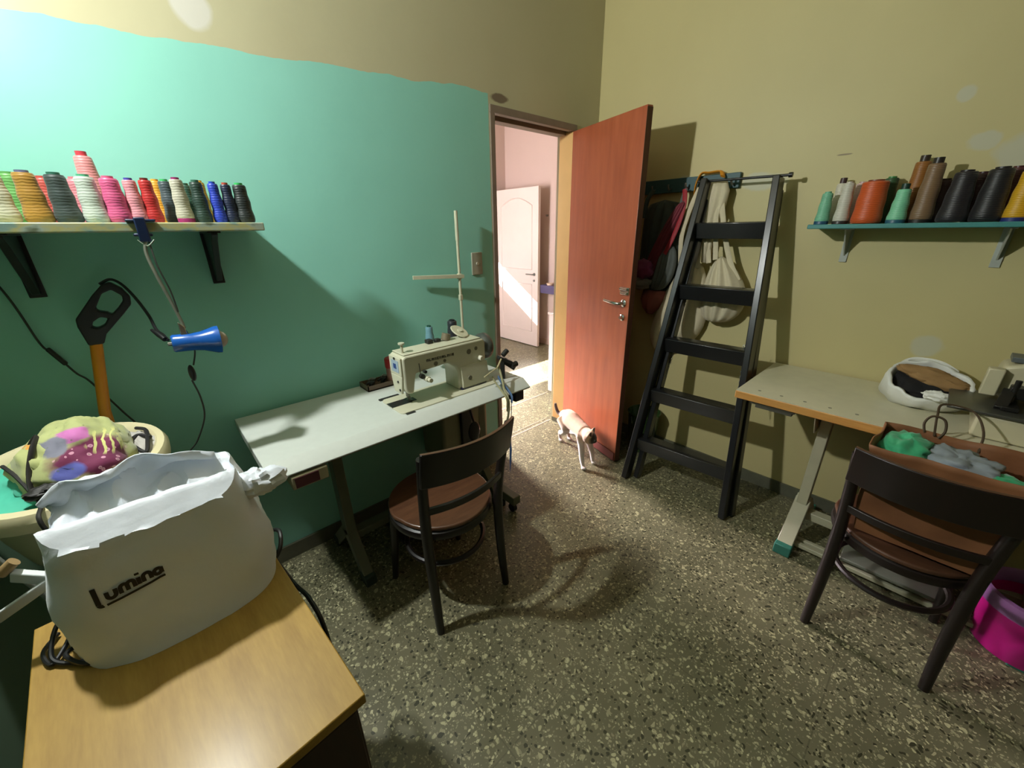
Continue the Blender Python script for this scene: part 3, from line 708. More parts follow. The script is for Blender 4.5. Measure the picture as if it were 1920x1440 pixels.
# ================================================================ SEWING TABLE BY THE GREEN WALL
TA0, TA1, TZ, TD = -2.291, -1.146, .7624, -.531
M_lam = mat('white_laminate', (200, 205, 198), .38, .03, 40)
M_cast = mat('olive_grey_enamel', (96, 100, 78), .5, .1, 20)
ta = thing('sewing_table', ((TA0 + TA1) / 2, -.28, 0), 'long white laminate sewing table standing against the green wall', 'table')
b = MB(); b.prism([(-.018, TZ), (-.018, TZ - .04), (TD, TZ - .04), (TD - .002, TZ - .034), (TD + .048, TZ - .0005), (TD + .052, TZ)], YZ, TA0, TA1)
b.build('tabletop', M_lam, ta, bevel=.002)
M_und = mat('raw_particle_board', (110, 84, 58), .8, .15, 40)
MB().bx(TA0 + .004, TA1 - .004, TD + .006, -.022, TZ - .044, TZ - .04).build('underside', M_und, ta)
def kleg(x, t, m, cap, zt, lo):
    b = MB(); b.beam((x, lo * .52, zt), (x, lo * .56, .19), .042, .062, (0, 1, 0)); b.beam((x, lo * .55, .205), (x, lo * .86, .028), .042, .055, (0, 0, 1))
    b.beam((x, lo * .55, .205), (x, lo * .16, .03), .042, .055, (0, 0, 1)); b.bx(x - .03, x + .03, lo * .86, lo * .2, zt - .004, zt + .006)
    b.prism([(lo * .70, zt), (lo * .36, zt), (lo * .45, zt - .13), (lo * .58, zt - .13)], YZ, x - .003, x + .003)
    o = b.build('leg', m, t, bevel=.004)
    MB().bx(x - .024, x + .024, lo * .90 - .02, lo * .80, 0, .05).build('foot', cap, o, bevel=.004); MB().bx(x - .024, x + .024, lo * .10, lo * .2, 0, .05).build('foot', cap, o, bevel=.004)
kleg(-2.015, ta, M_cast, mat('dull_teal_foot', (50, 64, 54), .5), TZ - .046, -.45); kleg(-1.255, ta, M_cast, mat('dull_teal_foot', (50, 64, 54), .5), TZ - .046, -.45)
b = MB(); b.beam((-2.015, -.255, .17), (-1.255, -.255, .17), .05, .035); b.build('crossbar', M_cast, ta, bevel=.003)
b = MB(); b.bx(-1.84, -1.45, -.40, -.18, .095, .11); [b.bx(-1.84 + .04 * k, -1.825 + .04 * k, -.40, -.18, .11, .118) for k in range(10)]; b.build('pedal', M_black, ta, bevel=.002)
b = MB(); b.beam((-1.232, -.52, .085), (-1.232, -.10, .085), .05, .05); cr_ = b.build('caster_rail', M_cast, ta, bevel=.004)
for y in (-.485, -.14):
    b = MB(); b.cyl((-1.244, y, .024), (-1.220, y, .024), .024, 20); b.bx(-1.248, -1.216, y - .012, y + .012, .03, .062); b.build('caster', M_black, cr_, bevel=.002)
M_box = mat('cream_switch_box', (168, 160, 128), .5)
b = MB(); b.bx(-2.232, -2.118, -.535, -.43, .668, .716); sx_ = b.build('switch_box', M_box, ta, bevel=.004)
b = MB(); b.bx(-2.222, -2.148, -.5375, -.535, .674, .710); b.build('switch_panel', mat('maroon_panel', (84, 40, 48), .4), sx_)
b = MB(); b.bx(-1.215, -1.160, -.50, -.25, .655, .718); b.build('junction_box', mat('blue_black_box', (48, 44, 58), .5), ta, bevel=.003)
# drive motor under the table
mo = MB(); mo.bx(-1.50, -1.215, -.27, -.05, .30, .712); mo.build('motor_box', mat('cream_motor_cover', (150, 146, 116), .5, .08, 10), ta, bevel=.015)
MB().bx(-1.40, -1.335, -.292, -.27, .34, .715).build('belt_guard', M_black, ta, bevel=.004)
b = MB(); b.cyl((-1.425, -.38, .712), (-1.418, -.42, .59), .006, 10); b.blobm((-1.425, -.43, .545), (.034, .014, .052)); b.build('knee_lifter', M_black, ta)
MB().bx(-1.74, -1.44, -.47, -.30, .700, .718).build('oil_pan', mat('brown_oil_pan', (70, 56, 40), .5), ta, bevel=.004)

# ---------------------------------------------------------------- lockstitch machine
M_mch = mat('ivory_machine_enamel', (202, 200, 176), .35, .04, 15)
M_mch2 = mat('grey_machine_enamel', (150, 146, 124), .4, .05, 15)
M_dk = mat('dark_rubber', (38, 38, 36), .5)
MY = -.352
sm = thing('sewing_machine', (-1.54, MY, TZ), 'ivory industrial sewing machine set into the white table by the green wall', 'sewing machine')
b = MB(); z = TZ + .0015
pl = []
for cx, cy, a0 in ((-1.79 + .02, -.452 + .02, 180), (-1.29, -.452 + .004, 270), (-1.29, -.262, 0), (-1.79 + .02, -.262 - .02, 90)):
    r = .02 if cx < -1.5 else .004
    for k in range(5): pl.append((cx + r * cos(R(a0 + 22.5 * k)), cy + r * sin(R(a0 + 22.5 * k))))
b.prism(pl, XY, TZ - .03, z + .004); b.build('bed', M_mch, sm, bevel=.002)
b = MB(); b.bx(-1.792, -1.70, MY - .022, MY + .03, z + .004, z + .0062); b.bx(-1.70, -1.675, MY - .015, MY + .02, z + .004, z + .006); b.build('needle_plate', mat('dark_steel_plate', (78, 82, 80), .3, .05, metal=.8), sm)
b = MB(); b.bx(-1.794, -1.70, -.262, -.243, z - .002, z + .004); b.build('hinge_pad', M_dk, sm, bevel=.004); b = MB(); b.bx(-1.775, -1.735, -.466, -.447, z - .003, z + .001); b.build('hinge_pad', M_dk, sm, bevel=.004)
# arm: profile in the x-z plane, rounded, deep in y
def arm_shape():
    return [(-1.768, z + .235), (-1.768, z + .09), (-1.755, z + .062), (-1.726, z + .058), (-1.718, z + .10), (-1.706, z + .152), (-1.53, z + .162), (-1.49, z + .13), (-1.476, z + .10), (-1.476, z + .004), (-1.30, z + .004), (-1.288, z + .02), (-1.286, z + .225), (-1.30, z + .245), (-1.75, z + .245)]
b = MB(); b.prism(arm_shape(), XZ, MY - .052, MY + .062); arm_ = b.build('arm', M_mch, sm, bevel=.008, seg=3)
b = MB(); b.prism([(-.050, .006), (-.066, .006), (-.066, .045), (-.0535, .125), (-.05, .125)], lambda p, a: (a, MY + p[0], z + p[1]), -1.46, -1.28); b.build('base_cover', M_mch, sm, bevel=.002)
b = MB(); b.bx(-1.468, -1.30, MY - .066, MY - .05, z + .002, z + .014); b.build('base_edge', mat('navy_base_edge', (46, 46, 78), .4), sm)
b = MB(); b.bx(-1.777, -1.767, MY - .046, MY + .050, z + .15, z + .238); b.prism([(-.046, .15), (.05, .15), (.034, .06), (-.03, .06)], lambda p, a: (a, MY + p[0], z + p[1]), -1.777, -1.767)
fp_ = b.build('face_plate', M_mch, sm, bevel=.003)
b = MB(); b.bx(-1.7788, -1.777, MY - .030, MY + .030, z + .165, z + .222); b.build('badge', mat('pale_blue_badge', (160, 176, 190), .4), fp_)
b = MB(); b.bx(-1.7795, -1.7788, MY - .012, MY + .012, z + .182, z + .206); b.build('badge_mark', mat('badge_blue', (52, 72, 130), .4, 0), fp_)
for yy, zz in ((-.012, .118), (-.022, .080), (.0, .230)):
    b = MB(); b.cyl((-1.7805, MY + yy, z + zz), (-1.776, MY + yy, z + zz), .006, 10); b.build('face_screw', M_dk, fp_)
b = MB(); b.bx(-1.755, -1.31, MY - .045, MY + .055, z + .245, z + .252); b.build('top_cover', M_mch, sm, bevel=.003)
b = MB(); b.cyl((-1.742, MY - .012, z + .25), (-1.742, MY - .012, z + .292), .006, 12); b.cyl((-1.742, MY - .012, z + .292), (-1.742, MY - .012, z + .299), .014, 16); b.build('lift_knob', M_mch, sm)
b = MB(); b.cyl((-1.735, MY, z + .058), (-1.735, MY, z + .03), .006, 10); b.cyl((-1.735, MY, z + .03), (-1.735, MY, z + .004), .0016, 8); b.cyl((-1.728, MY, z + .058), (-1.728, MY, z + .014), .004, 8)
b.bx(-1.738, -1.715, MY - .012, MY + .012, z + .007, z + .011); b.bx(-1.731, -1.722, MY - .005, MY + .005, z + .01, z + .026); b.build('needle_bar', M_steel, sm)
b = MB(); b.cyl((-1.66, MY - .05, z + .118), (-1.66, MY - .078, z + .118), .013, 16); b.cyl((-1.66, MY - .078, z + .118), (-1.66, MY - .096, z + .118), .010, 14); b.build('tension_dial', M_mch, sm)
b = MB(); b.cyl((-1.682, MY - .05, z + .135), (-1.682, MY - .064, z + .135), .012, 14); b.tube([(-1.69, MY - .056, z + .20), (-1.688, MY - .056, z + .14), (-1.67, MY - .06, z + .125)], .0018, 6); b.cyl((-1.668, MY - .056, z + .156), (-1.668, MY - .07, z + .156), .008, 10); b.build('thread_guides', M_dk, sm)
b = MB()
for k in range(11):                       # the maker's lettering on the arm is worn beyond reading: bold dark strokes
    x = -1.648 + k * .0142; y0, y1 = MY - .0532, MY - .0515; zz = z + .196
    b.bx(x, x + .0035, y0, y1, zz, zz + .012)
    if k % 3 != 1: b.bx(x + .0072, x + .0105, y0, y1, zz, zz + .012)
    if k % 2 == 0: b.bx(x, x + .0105, y0, y1, zz + .009, zz + .012)
    if k % 3 == 1: b.bx(x, x + .0105, y0, y1, zz, zz + .003)
    if k % 4 == 2: b.bx(x, x + .0105, y0, y1, zz + .0045, zz + .0075)
arm_.name; b.build('lettering', mat('faded_dark_print', (70, 68, 58), .5, .3, 200), arm_)
for x, zz, r in ((-1.40, .195, .014), (-1.352, .203, .010), (-1.412, .06, .012)):
    b = MB(); b.cyl((x, MY - (.0535 if zz > .1 else .068), z + zz), (x, MY - .050, z + zz), r, 16); b.build('screw_plug', mat('dull_plug', (112, 108, 90), .5), arm_)
for x, zz, r in ((-1.60, .177, .011), (-1.55, .180, .008)):
    b = MB(); b.cyl((x, MY - .0535, z + zz), (x, MY - .051, z + zz), r, 14); b.build('oil_window', mat('dull_plug', (112, 108, 90), .5), arm_)
WM = Matrix.Translation((-1.288, MY + .005, z + .185)) @ Matrix.Rotation(pi / 2, 4, 'Y')
b = MB(); b.lathe([(.0, 0), (.05, .0), (.056, .012), (.062, .02), (.062, .046), (.057, .052), (.05, .052), (.046, .046), (.02, .046), (.018, .06), (.0, .06)], 36, WM, cap=False); b.build('hand_wheel', mat('grey_hand_wheel', (100, 104, 100), .35, .06, metal=.5), sm)
b = MB(); b.bx(-1.585, -1.555, MY + .02, MY + .05, z + .252, z + .272); b.build('top_plug', M_dk, sm, bevel=.003); b = MB(); b.bx(-1.54, -1.51, MY + .02, MY + .045, z + .252, z + .268); b.build('top_plug', M_dk, sm, bevel=.003)
b = MB(); b.cyl((-1.48, MY + .03, z + .252), (-1.47, MY + .03, z + .285), .022, 18); b.cyl((-1.375, MY + .01, z + .252), (-1.375, MY + .01, z + .256), .016, 16); b.build('oil_cap', mat('brown_grey_cap', (118, 108, 86), .5), sm)
b = MB(); b.cyl((-1.33, MY - .05, z + .148), (-1.33, MY - .074, z + .148), .013, 16); b.build('stitch_knob', mat('white_knob', (226, 222, 204), .35), sm)
# bobbin winder and binding attachment at the right of the head
b = MB(); b.beam((-1.262, -.43, TZ + .12), (-1.20, -.455, TZ + .085), .03, .016); b.beam((-1.235, -.44, TZ + .10), (-1.18, -.46, TZ + .055), .012, .03); b.cyl((-1.25, -.45, TZ + .13), (-1.22, -.45, TZ + .15), .012, 12); b.cyl((-1.205, -.46, TZ + .07), (-1.17, -.46, TZ + .075), .014, 14)
b.beam((-1.245, -.44, TZ + .11), (-1.225, -.42, TZ + .001), .022, .018); b.build('winder', M_dk, sm, bevel=.002)
b = MB(); b.cyl((-1.30, -.47, TZ + .088), (-1.385, -.475, TZ + .062), .003, 8); b.cyl((-1.26, -.45, TZ + .115), (-1.30, -.47, TZ + .088), .004, 8); b.build('lever_rod', mat('pale_rod', (190, 180, 140), .4), sm)
M_pc = mat('pale_cable_jacket', (150, 146, 110), .5)
b = MB(); b.tube(spline([(-1.285, -.455, TZ + .09), (-1.295, -.485, TZ + .06), (-1.312, -.52, TZ + .022), (-1.332, -.552, TZ + .006), (-1.342, -.59, TZ - .03), (-1.345, -.585, TZ - .12), (-1.335, -.52, TZ - .28), (-1.31, -.42, TZ - .40)], 8), .0055, 8); b.build('pale_cable', M_pc, sm)
b = MB(); b.tube(spline([(-1.335, -.47, TZ + .05), (-1.335, -.50, TZ + .022), (-1.342, -.535, TZ + .008), (-1.352, -.588, TZ - .02), (-1.352, -.59, TZ - .08)], 8), .004, 8); b.build('pale_cable', M_pc, sm)
t = thing('blue_strap', (-1.33, -.55, TZ), 'blue strap hanging over the right front edge of the white sewing table', 'strap')
b = MB(); b.tube(spline([(-1.265, -.43, TZ + .02), (-1.285, -.475, TZ + .013), (-1.305, -.53, TZ + .006), (-1.322, -.588, TZ - .014), (-1.326, -.592, TZ - .045)], 8), .011, 8, flat=.25); b.build('band', mat('steel_blue_webbing', (78, 104, 140), .6, .2, 60), t)
b = MB(); b.cyl((-1.326, -.592, TZ - .045), (-1.340, -.598, TZ - .24), .0018, 6); b.tube([(-1.340, -.598, TZ - .23), (-1.343, -.60, TZ - .28), (-1.348, -.602, TZ - .34), (-1.352, -.603, TZ - .40)], [.002, .007, .006, .001], 8, flat=.5); b.build('hanging_end', mat('navy_blue_tape', (36, 62, 96), .6), t)

# ---------------------------------------------------------------- thread stand and its cones
ts = thing('thread_stand', (-1.19, -.05, TZ), 'white metal thread stand with a tall pole behind the ivory sewing machine', 'thread stand')
M_std = mat('white_stand_enamel', (196, 194, 168), .4, .08, 30)
b = MB(); b.cyl((-1.19, -.05, TZ), (-1.19, -.05, 1.40), .0070, 12); b.cyl((-1.19, -.05, 1.40), (-1.19, -.05, 1.539), .0088, 12); b.cyl((-1.19, -.05, TZ), (-1.19, -.05, TZ + .012), .03, 20); b.build('pole', M_std, ts)
b = MB(); b.prism([(-1.448, -.024), (-1.448, -.030), (-1.18, -.066), (-1.17, -.066), (-1.17, -.034), (-1.18, -.034)], XY, -.009, .009); [setattr(v, 'z', v.z + 1.224 + (-1.18 - v.x) * .045) for v in b.v]; b.build('thread_arm', M_std, ts, bevel=.001)
b = MB(); b.bx(-1.20, -1.18, -.06, -.04, 1.21, 1.238); b.build('collar', M_std, ts, bevel=.003)
b = MB(); b.bx(-1.199, -1.181, -.059, -.041, 1.10, 1.13); b.build('collar', M_std, ts, bevel=.003)
b = MB(); b.beam((-1.19, -.05, .878), (-1.43, -.10, .878), .012, .012)
for x, y in ((-1.29, -.10), (-1.428, -.10)): b.cyl((x, y, .882), (x, y, .888), .042, 24); b.cyl((x, y, .88), (x, y, .98), .004, 8)
b.build('spool_tray', M_std, ts, bevel=.001)
spool(-1.428, -.10, .888, .116, .025, .017, (112, 158, 172), (40, 90, 74), 'pale turquoise thread cone on the stand behind the sewing machine', 'cones on the thread stand')
spool(-1.290, -.10, .888, .124, .028, .024, (38, 42, 48), (36, 40, 44), 'black thread cone on the stand near its white pole', 'cones on the thread stand')
dsc = MB(); dsc.lathe([(.012, 0), (.046, .0), (.050, .004), (.046, .008), (.012, .008)], 28, Matrix.Translation((-1.375, MY + .045, z + .274)) @ Matrix.Rotation(R(28), 4, 'X') @ Matrix.Rotation(R(10), 4, 'Y')); dsc.lathe([(.0, -.006), (.014, -.004), (.012, .014), (0, .014)], 16, Matrix.Translation((-1.375, MY + .045, z + .274)) @ Matrix.Rotation(R(28), 4, 'X'), cap=False)
dsc.cyl((-1.375, MY + .045, z + .25), (-1.375, MY + .045, z + .275), .012)
dsc.build('winder_disc', M_std, sm)
# head proportions: a slimmer, lower arm over the bed
def slim(o):
    for ch in o.children:
        k = ch.name.split('.')[0]
        if k in ('bed', 'needle_plate', 'hinge_pad', 'winder', 'lever_rod', 'pale_cable'): continue
        for v in ch.data.vertices:
            if k == 'hand_wheel': v.co.x -= .030; v.co.z -= .022; continue
            x = v.co.x - 1.54 + 1.476; v.co.x = 1.54 - 1.476 + x * (.90 if x < 0 else .84)
            v.co.z = v.co.z * .885 + .0006
        slim(ch)
slim(sm)
# tray and jar on the table
tr = thing('parts_tray', (-1.70, -.075, TZ), 'small brown tray of metal bits at the back edge of the white sewing table', 'tray')
b = MB(); b.bx(-1.785, -1.64, -.125, -.03, TZ + .0005, TZ + .006)
for x0, x1, y0, y1 in ((-1.785, -1.64, -.125, -.121), (-1.785, -1.64, -.034, -.03), (-1.785, -1.781, -.125, -.03), (-1.644, -1.64, -.125, -.03)): b.bx(x0, x1, y0, y1, TZ + .0005, TZ + .026)
b.build('box', mat('smoky_brown_plastic', (104, 84, 66), .4), tr)
for k, (x, y) in enumerate(((-1.76, -.10), (-1.735, -.06), (-1.70, -.09), (-1.67, -.055))):
    b = MB(); b.tube([(x - .018, y, TZ + .03), (x, y + .012, TZ + .034), (x + .016, y - .006, TZ + .032)], .006, 8); b.cyl((x, y, TZ + .006), (x + .004, y, TZ + .034), .01)
    tag(b.build('presser_foot', M_steel if k % 2 else M_dk), ['dark presser foot in the tray corner nearest the lamp', 'steel presser foot in the tray by the wall', 'dark presser foot in the middle of the brown tray', 'steel presser foot in the tray beside the red-lidded jar'][k], 'presser foot', 'metal bits in the tray')
jr = thing('plastic_jar', (-1.615, -.085, TZ), 'small jar with a red lid behind the sewing machine head', 'jar')
b = MB(); b.lathe([(.0, .001), (.028, .001), (.03, .006), (.03, .085), (.0, .085)], 24, Matrix.Translation((-1.645, -.10, TZ)), cap=False); b.build('body', mat('dusty_rose_plastic', (150, 110, 96), .3), jr)
b = MB(); b.lathe([(.0, .085), (.032, .085), (.033, .09), (.033, .125), (.03, .13), (.0, .13)], 24, Matrix.Translation((-1.645, -.10, TZ)), cap=False); b.build('lid', mat('red_plastic', (150, 30, 34), .35), jr)
# switch plate
sw = thing('light_switch', (-1.036, 0, 1.277), 'grey light switch plate on the green wall beside the doorway', 'light switch')
b = MB(); b.bx(-1.072, -1.0, -.008, 0, 1.217, 1.335); pl_ = b.build('plate', mat('grey_beige_plate', (160, 158, 140), .4), sw, bevel=.003)
b = MB(); b.cyl((-1.036, -.008, 1.276), (-1.036, -.014, 1.276), .008, 14); b.build('button', mat('bright_button', (215, 210, 195), .3), pl_)

# ================================================================ CHAIRS
def make_chair(loc, rz, label, frame_c, m_seat, m_frame, m_rail):
    c = thing('bistro_chair', loc, label, 'chair', rz, None)
    q = dict(local=True)
    b = MB(); n = 40; outl = []
    for k in range(n):
        a = 2 * pi * k / n; rx = .205; ry = .205
        x = rx * cos(a) * (1.0 if sin(a) > 0 else .97); y = ry * sin(a); outl.append((x, y))
    b.prism(outl, XY, .437, .455); b.build('seat', m_seat, c, bevel=.006, seg=3, **q)
    b = MB(); ring = [(.196 * cos(2 * pi * k / 48), .196 * sin(2 * pi * k / 48), .415) for k in range(48)]
    b.tube(ring, .02, 8, closed=True, flat=.6); b.build('seat_ring', m_frame, c, **q)
    for s in (-1, 1):
        pts = [(.168 * s, -.198, .0), (.164 * s, -.178, .18), (.164 * s, -.166, .42), (.170 * s, -.182, .60), (.182 * s, -.218, .792)]
        P = spline(pts, 6); b = MB(); b.tube(P, [.0145 + .005 * sin(pi * k / (len(P) - 1)) for k in range(len(P))], 12); b.build('rear_leg', m_frame, c, **q)
        P = [(.150 * s, .125, .43), (.158 * s, .145, .22), (.172 * s, .165, .0)]; b = MB(); b.tube(P, [.019, .017, .013], 12); b.build('front_leg', m_frame, c, **q)
    def rail(z0, z1, th, name, m, y_end, y_mid, half, lean, rimname=None):
        b = MB(); n = 24; L = []
        for k in range(n + 1):
            u = -1 + 2 * k / n; x = half * u; y = y_end + (y_mid - y_end) * (1 - u * u)
            for (zz, dy) in ((z0, lean), (z1, 0)):
                for t in (-th / 2, th / 2): L.append((x, y + dy + t, zz if zz == z0 else zz - .012 * u * u * 0))
        fs = []
        for k in range(n):
            a, d = 4 * k, 4 * (k + 1)
            fs += [(a, a + 2, d + 2, d), (a + 1, d + 1, d + 3, a + 3), (a + 2, a + 3, d + 3, d + 2), (a, d, d + 1, a + 1)]
        fs += [(0, 1, 3, 2), (4 * n, 4 * n + 2, 4 * n + 3, 4 * n + 1)]
        b.add(L, fs); return b.build(name, m, c, bevel=.003, smooth=50, **q)
    tr_ = rail(.682, .818, .013, 'top_rail', m_rail, -.236, -.286, .192, .026)
    rail(.8185, .8205, .0125, 'rail_edge', m_seat, -.236, -.286, .190, 0)
    rail(.548, .578, .014, 'lower_slat', m_frame, -.186, -.222, .17, .004)
    b = MB(); ring = [(.158 * cos(2 * pi * k / 40), .158 * sin(2 * pi * k / 40) - .012, .255) for k in range(40)]; b.tube(ring, .011, 8, closed=True); b.build('stretcher_ring', m_frame, c, **q)
    return c
M_seat = wood('warm_brown_seat', (72, 46, 31), (98, 66, 45), (2, 11, 4), .35, .35, 4)
M_frm = wood('near_black_wood', (16, 12, 11), (25, 19, 16), (7, 7, 1.5), .4, .2)
M_frm2 = wood('dark_mahogany', (20, 12, 10), (31, 18, 15), (7, 7, 1.5), .45, .15)
M_seat2 = wood('dull_brown_edge', (70, 44, 30), (92, 60, 40), (2, 11, 4), .5)
make_chair((-1.747, -.618, 0), 0, 'dark bistro chair pushed in under the white sewing table', 0, M_seat, M_frm, M_frm)
c2 = make_chair((-.647, -1.922, 0), -pi / 2, 'mahogany bistro chair holding a brown paper bag by the beige table', 0, M_seat2, M_frm2, M_frm2)
c2.scale = (1, 1, .965)

# ================================================================ LADDER
M_lad = mat('black_ladder_paint', (24, 25, 27), .3, .15, 30, coat=.2)
ld = thing('step_ladder', (-.45, -1.03, 0), 'black wooden step ladder folded and leaning on the cream wall', 'ladder')
TL, TR = Vector((-.104, -.790, 1.675)), Vector((-.104, -1.125, 1.66)); BL, BR = Vector((-.505, -.737, .002)), Vector((-.455, -1.298, .002))
def rail_(a, b_, name, w=.032, h=.07):
    bb = MB(); bb.beam(a, b_, w, h, (1, 0, .25)); return bb.build(name, M_lad, ld, bevel=.004)
rail_(BL, TL, 'front_rail'); rail_(BR, TR, 'front_rail')
BL2, BR2 = Vector((-.455, -.785, .002)), Vector((-.405, -1.318, .002))
rail_(BL2, TL + Vector((.05, -.006, -.05)), 'rear_rail', .03, .05); rail_(BR2, TR + Vector((.05, .004, -.05)), 'rear_rail', .03, .05)
for zt in (1.468, 1.154, .862, .565, .262):
    f1 = zt / TL.z; f2 = zt / TR.z; a = BL.lerp(TL, f1); c_ = BR.lerp(TR, f2)
    bb = MB(); a = a + Vector((0, 0, -.04)); c_ = c_ + Vector((0, 0, -.04))
    bb.beam(a, c_, .024, .078, (-.2, 0, 1)); bb.beam(a + Vector((.03, 0, .03)), c_ + Vector((.03, 0, .03)), .07, .018, (-.0, 0, 1)); bb.build('tread', M_lad, ld, bevel=.003)
bb = MB(); bb.cyl(TL + Vector((0, .045, -.005)), TR + Vector((0, -.04, .004)), .006, 10); bb.cyl(TR + Vector((0, -.04, .004)), TR + Vector((0, -.055, .004)), .011, 10); bb.build('hinge_rod', M_black, ld)
def chain(a, b_, name):
    a, b_ = Vector(a), Vector(b_); n = 20; bb = MB()
    for k in range(n):
        p = a.lerp(b_, (k + .5) / n); p.x += .02 * sin(pi * k / n); d = (b_ - a).normalized(); L_ = (b_ - a).length / n * .72
        sd = Vector((1, 0, 0)) if k % 2 else Vector((0, 1, 0))
        ring = [p + d * (L_ * cos(2 * pi * t / 8)) + sd * (.005 * sin(2 * pi * t / 8)) for t in range(8)]
        bb.tube(ring, .0014, 5, closed=True)
    bb.build(name, M_steel, ld)
chain((-.24, -.815, .86), (-.31, -.80, .62), 'chain'); chain((-.235, -1.165, .88), (-.30, -1.20, .62), 'chain')

# ================================================================ COAT RACK AND WHAT HANGS ON IT
rk = thing('coat_rack', (0, -.65, 1.67), 'dark teal coat rack board screwed to the cream wall behind the ladder', 'coat rack')
MB().bx(-.025, -.001, -.925, -.33, 1.634, 1.706).build('board', mat('dark_teal_paint', (40, 78, 82), .5, .15, 15), rk, bevel=.002)
for y in (-.46, -.56, -.66, -.75, -.84, -.90):
    b = MB(); b.tube([(-.024, y, 1.655), (-.05, y, 1.648), (-.062, y, 1.66), (-.064, y, 1.675)], .005, 8); b.build('hook', M_steel, rk)
M_cv = mat('unbleached_canvas', (206, 194, 164), .85, .05, 60, bmp=.15, sheen=.1)
def hanging(x0): return lambda y, h, d: (x0 - d, y, h)
# rows run from the top down: height, left (far) edge, right (near) edge as y values
def bag_obj(name, rows, x0, depth, m, label, cat, straps, group=None, fold=.25, seed=0, nf=4, sm_=None):
    ys = [(r[1] + r[2]) / 2 for r in rows]
    t = thing(name, (x0, ys[0], rows[0][0]), label, cat, group=group)
    MB().pouch(rows, hanging(x0), depth, 18, fold, seed, nf).build('body', m, t, smooth=180, sub=1)
    for s in straps:
        MB().tube(spline(s, 6), .013, 8, flat=.25).build('strap', sm_ or m, t)
    return t
bag_obj('canvas_tote', [(1.27, -.70, -.80), (1.2, -.67, -.84), (1.08, -.61, -.87), (.95, -.565, -.89), (.84, -.535, -.86), (.76, -.54, -.79), (.71, -.57, -.71), (.69, -.61, -.66)], -.035, .075, M_cv,
        'large cream canvas tote hanging low behind the left ladder rail', 'tote bag',
        [[(-.06, -.74, 1.645), (-.07, -.71, 1.55), (-.07, -.68, 1.40), (-.06, -.69, 1.24)], [(-.06, -.75, 1.645), (-.075, -.77, 1.55), (-.08, -.79, 1.40), (-.075, -.80, 1.23)]], 'canvas totes', .3, 2)
bag_obj('canvas_tote', [(1.30, -.90, -.94), (1.22, -.86, -1.02), (1.14, -.845, -1.075), (1.06, -.84, -1.085), (.99, -.85, -1.06), (.955, -.87, -1.02), (.94, -.90, -.97)], -.065, .075, M_cv,
        'smaller cream canvas tote slung between the ladder rails', 'tote bag',
        [[(-.06, -.84, 1.66), (-.08, -.85, 1.55), (-.09, -.875, 1.42), (-.10, -.90, 1.28)], [(-.06, -.845, 1.66), (-.08, -.88, 1.55), (-.09, -.925, 1.40), (-.09, -.975, 1.27), (-.09, -1.03, 1.18)], [(-.06, -.835, 1.66), (-.06, -.82, 1.55), (-.07, -.83, 1.40), (-.08, -.86, 1.26)]], 'canvas totes', .3, 7)
g = MB(); g.pouch([(1.67, -.78, -.88), (1.62, -.77, -.90), (1.56, -.775, -.895), (1.47, -.785, -.875), (1.36, -.80, -.86), (1.26, -.81, -.855)], hanging(-.062), .03, 14, .4, 3, 3)
tag(g.build('canvas_strap_bundle', M_cv, smooth=180), 'bunched cream canvas straps on the rack hook behind the ladder top', 'straps')
g = MB(); g.tube(spline([(-.03, -.705, 1.60), (-.055, -.715, 1.66), (-.04, -.73, 1.714), (-.03, -.77, 1.716), (-.035, -.83, 1.716), (-.055, -.85, 1.69)], 8), .016, 8, flat=.35)
tag(g.build('orange_strap', mat('orange_yellow_webbing', (226, 150, 40), .6, .2, 20)), 'orange and yellow strap draped over the teal coat rack', 'strap')
M_dg = mat('dark_green_nylon', (44, 54, 48), .7, .25, 20, sheen=.1); M_bur = mat('burgundy_cloth', (104, 26, 40), .7, .2, 20, sheen=.15)
M_gry = mat('slate_grey_cloth', (88, 92, 88), .8, .2, 20); M_mag = mat('magenta_purple_cloth', (116, 42, 84), .7, .2, 20, sheen=.2)
bag_obj('shoulder_bag', [(1.60, -.42, -.64), (1.5, -.40, -.66), (1.35, -.40, -.68), (1.2, -.40, -.67), (1.12, -.41, -.64), (1.08, -.43, -.6)], -.02, .07, M_dg, 'dark green shoulder bag hanging behind the open brown door', 'bag', [[(-.06, -.47, 1.65), (-.085, -.45, 1.6), (-.085, -.44, 1.5)]], 'bags on the coat rack', .3, 11)
bag_obj('shoulder_bag', [(1.585, -.65, -.70), (1.5, -.60, -.67), (1.38, -.54, -.62), (1.26, -.49, -.58), (1.17, -.46, -.55), (1.13, -.46, -.53)], -.085, .035, M_bur, 'burgundy red cloth bag drooping diagonally beside the dark green one', 'bag', [[(-.065, -.66, 1.645), (-.09, -.68, 1.56), (-.10, -.66, 1.44), (-.11, -.61, 1.30)]], 'bags on the coat rack', .35, 5, sm_=mat('red_strap', (150, 28, 38), .6))
bag_obj('shoulder_bag', [(1.36, -.57, -.65), (1.28, -.545, -.68), (1.18, -.53, -.67), (1.12, -.52, -.64), (1.08, -.52, -.6)], -.075, .04, M_gry, 'slate grey cloth bag between the burgundy bag and the ladder', 'bag', [[(-.065, -.665, 1.645), (-.085, -.66, 1.55), (-.09, -.635, 1.36)]], 'bags on the coat rack', .35, 8)
g = MB(); g.blobm((-.115, -.485, 1.205), (.035, .07, .055), crumple(.3, 2.5, 4)); tag(g.build('purple_scarf', M_mag, smooth=180), 'magenta purple cloth bundled in front of the burgundy bag', 'scarf')
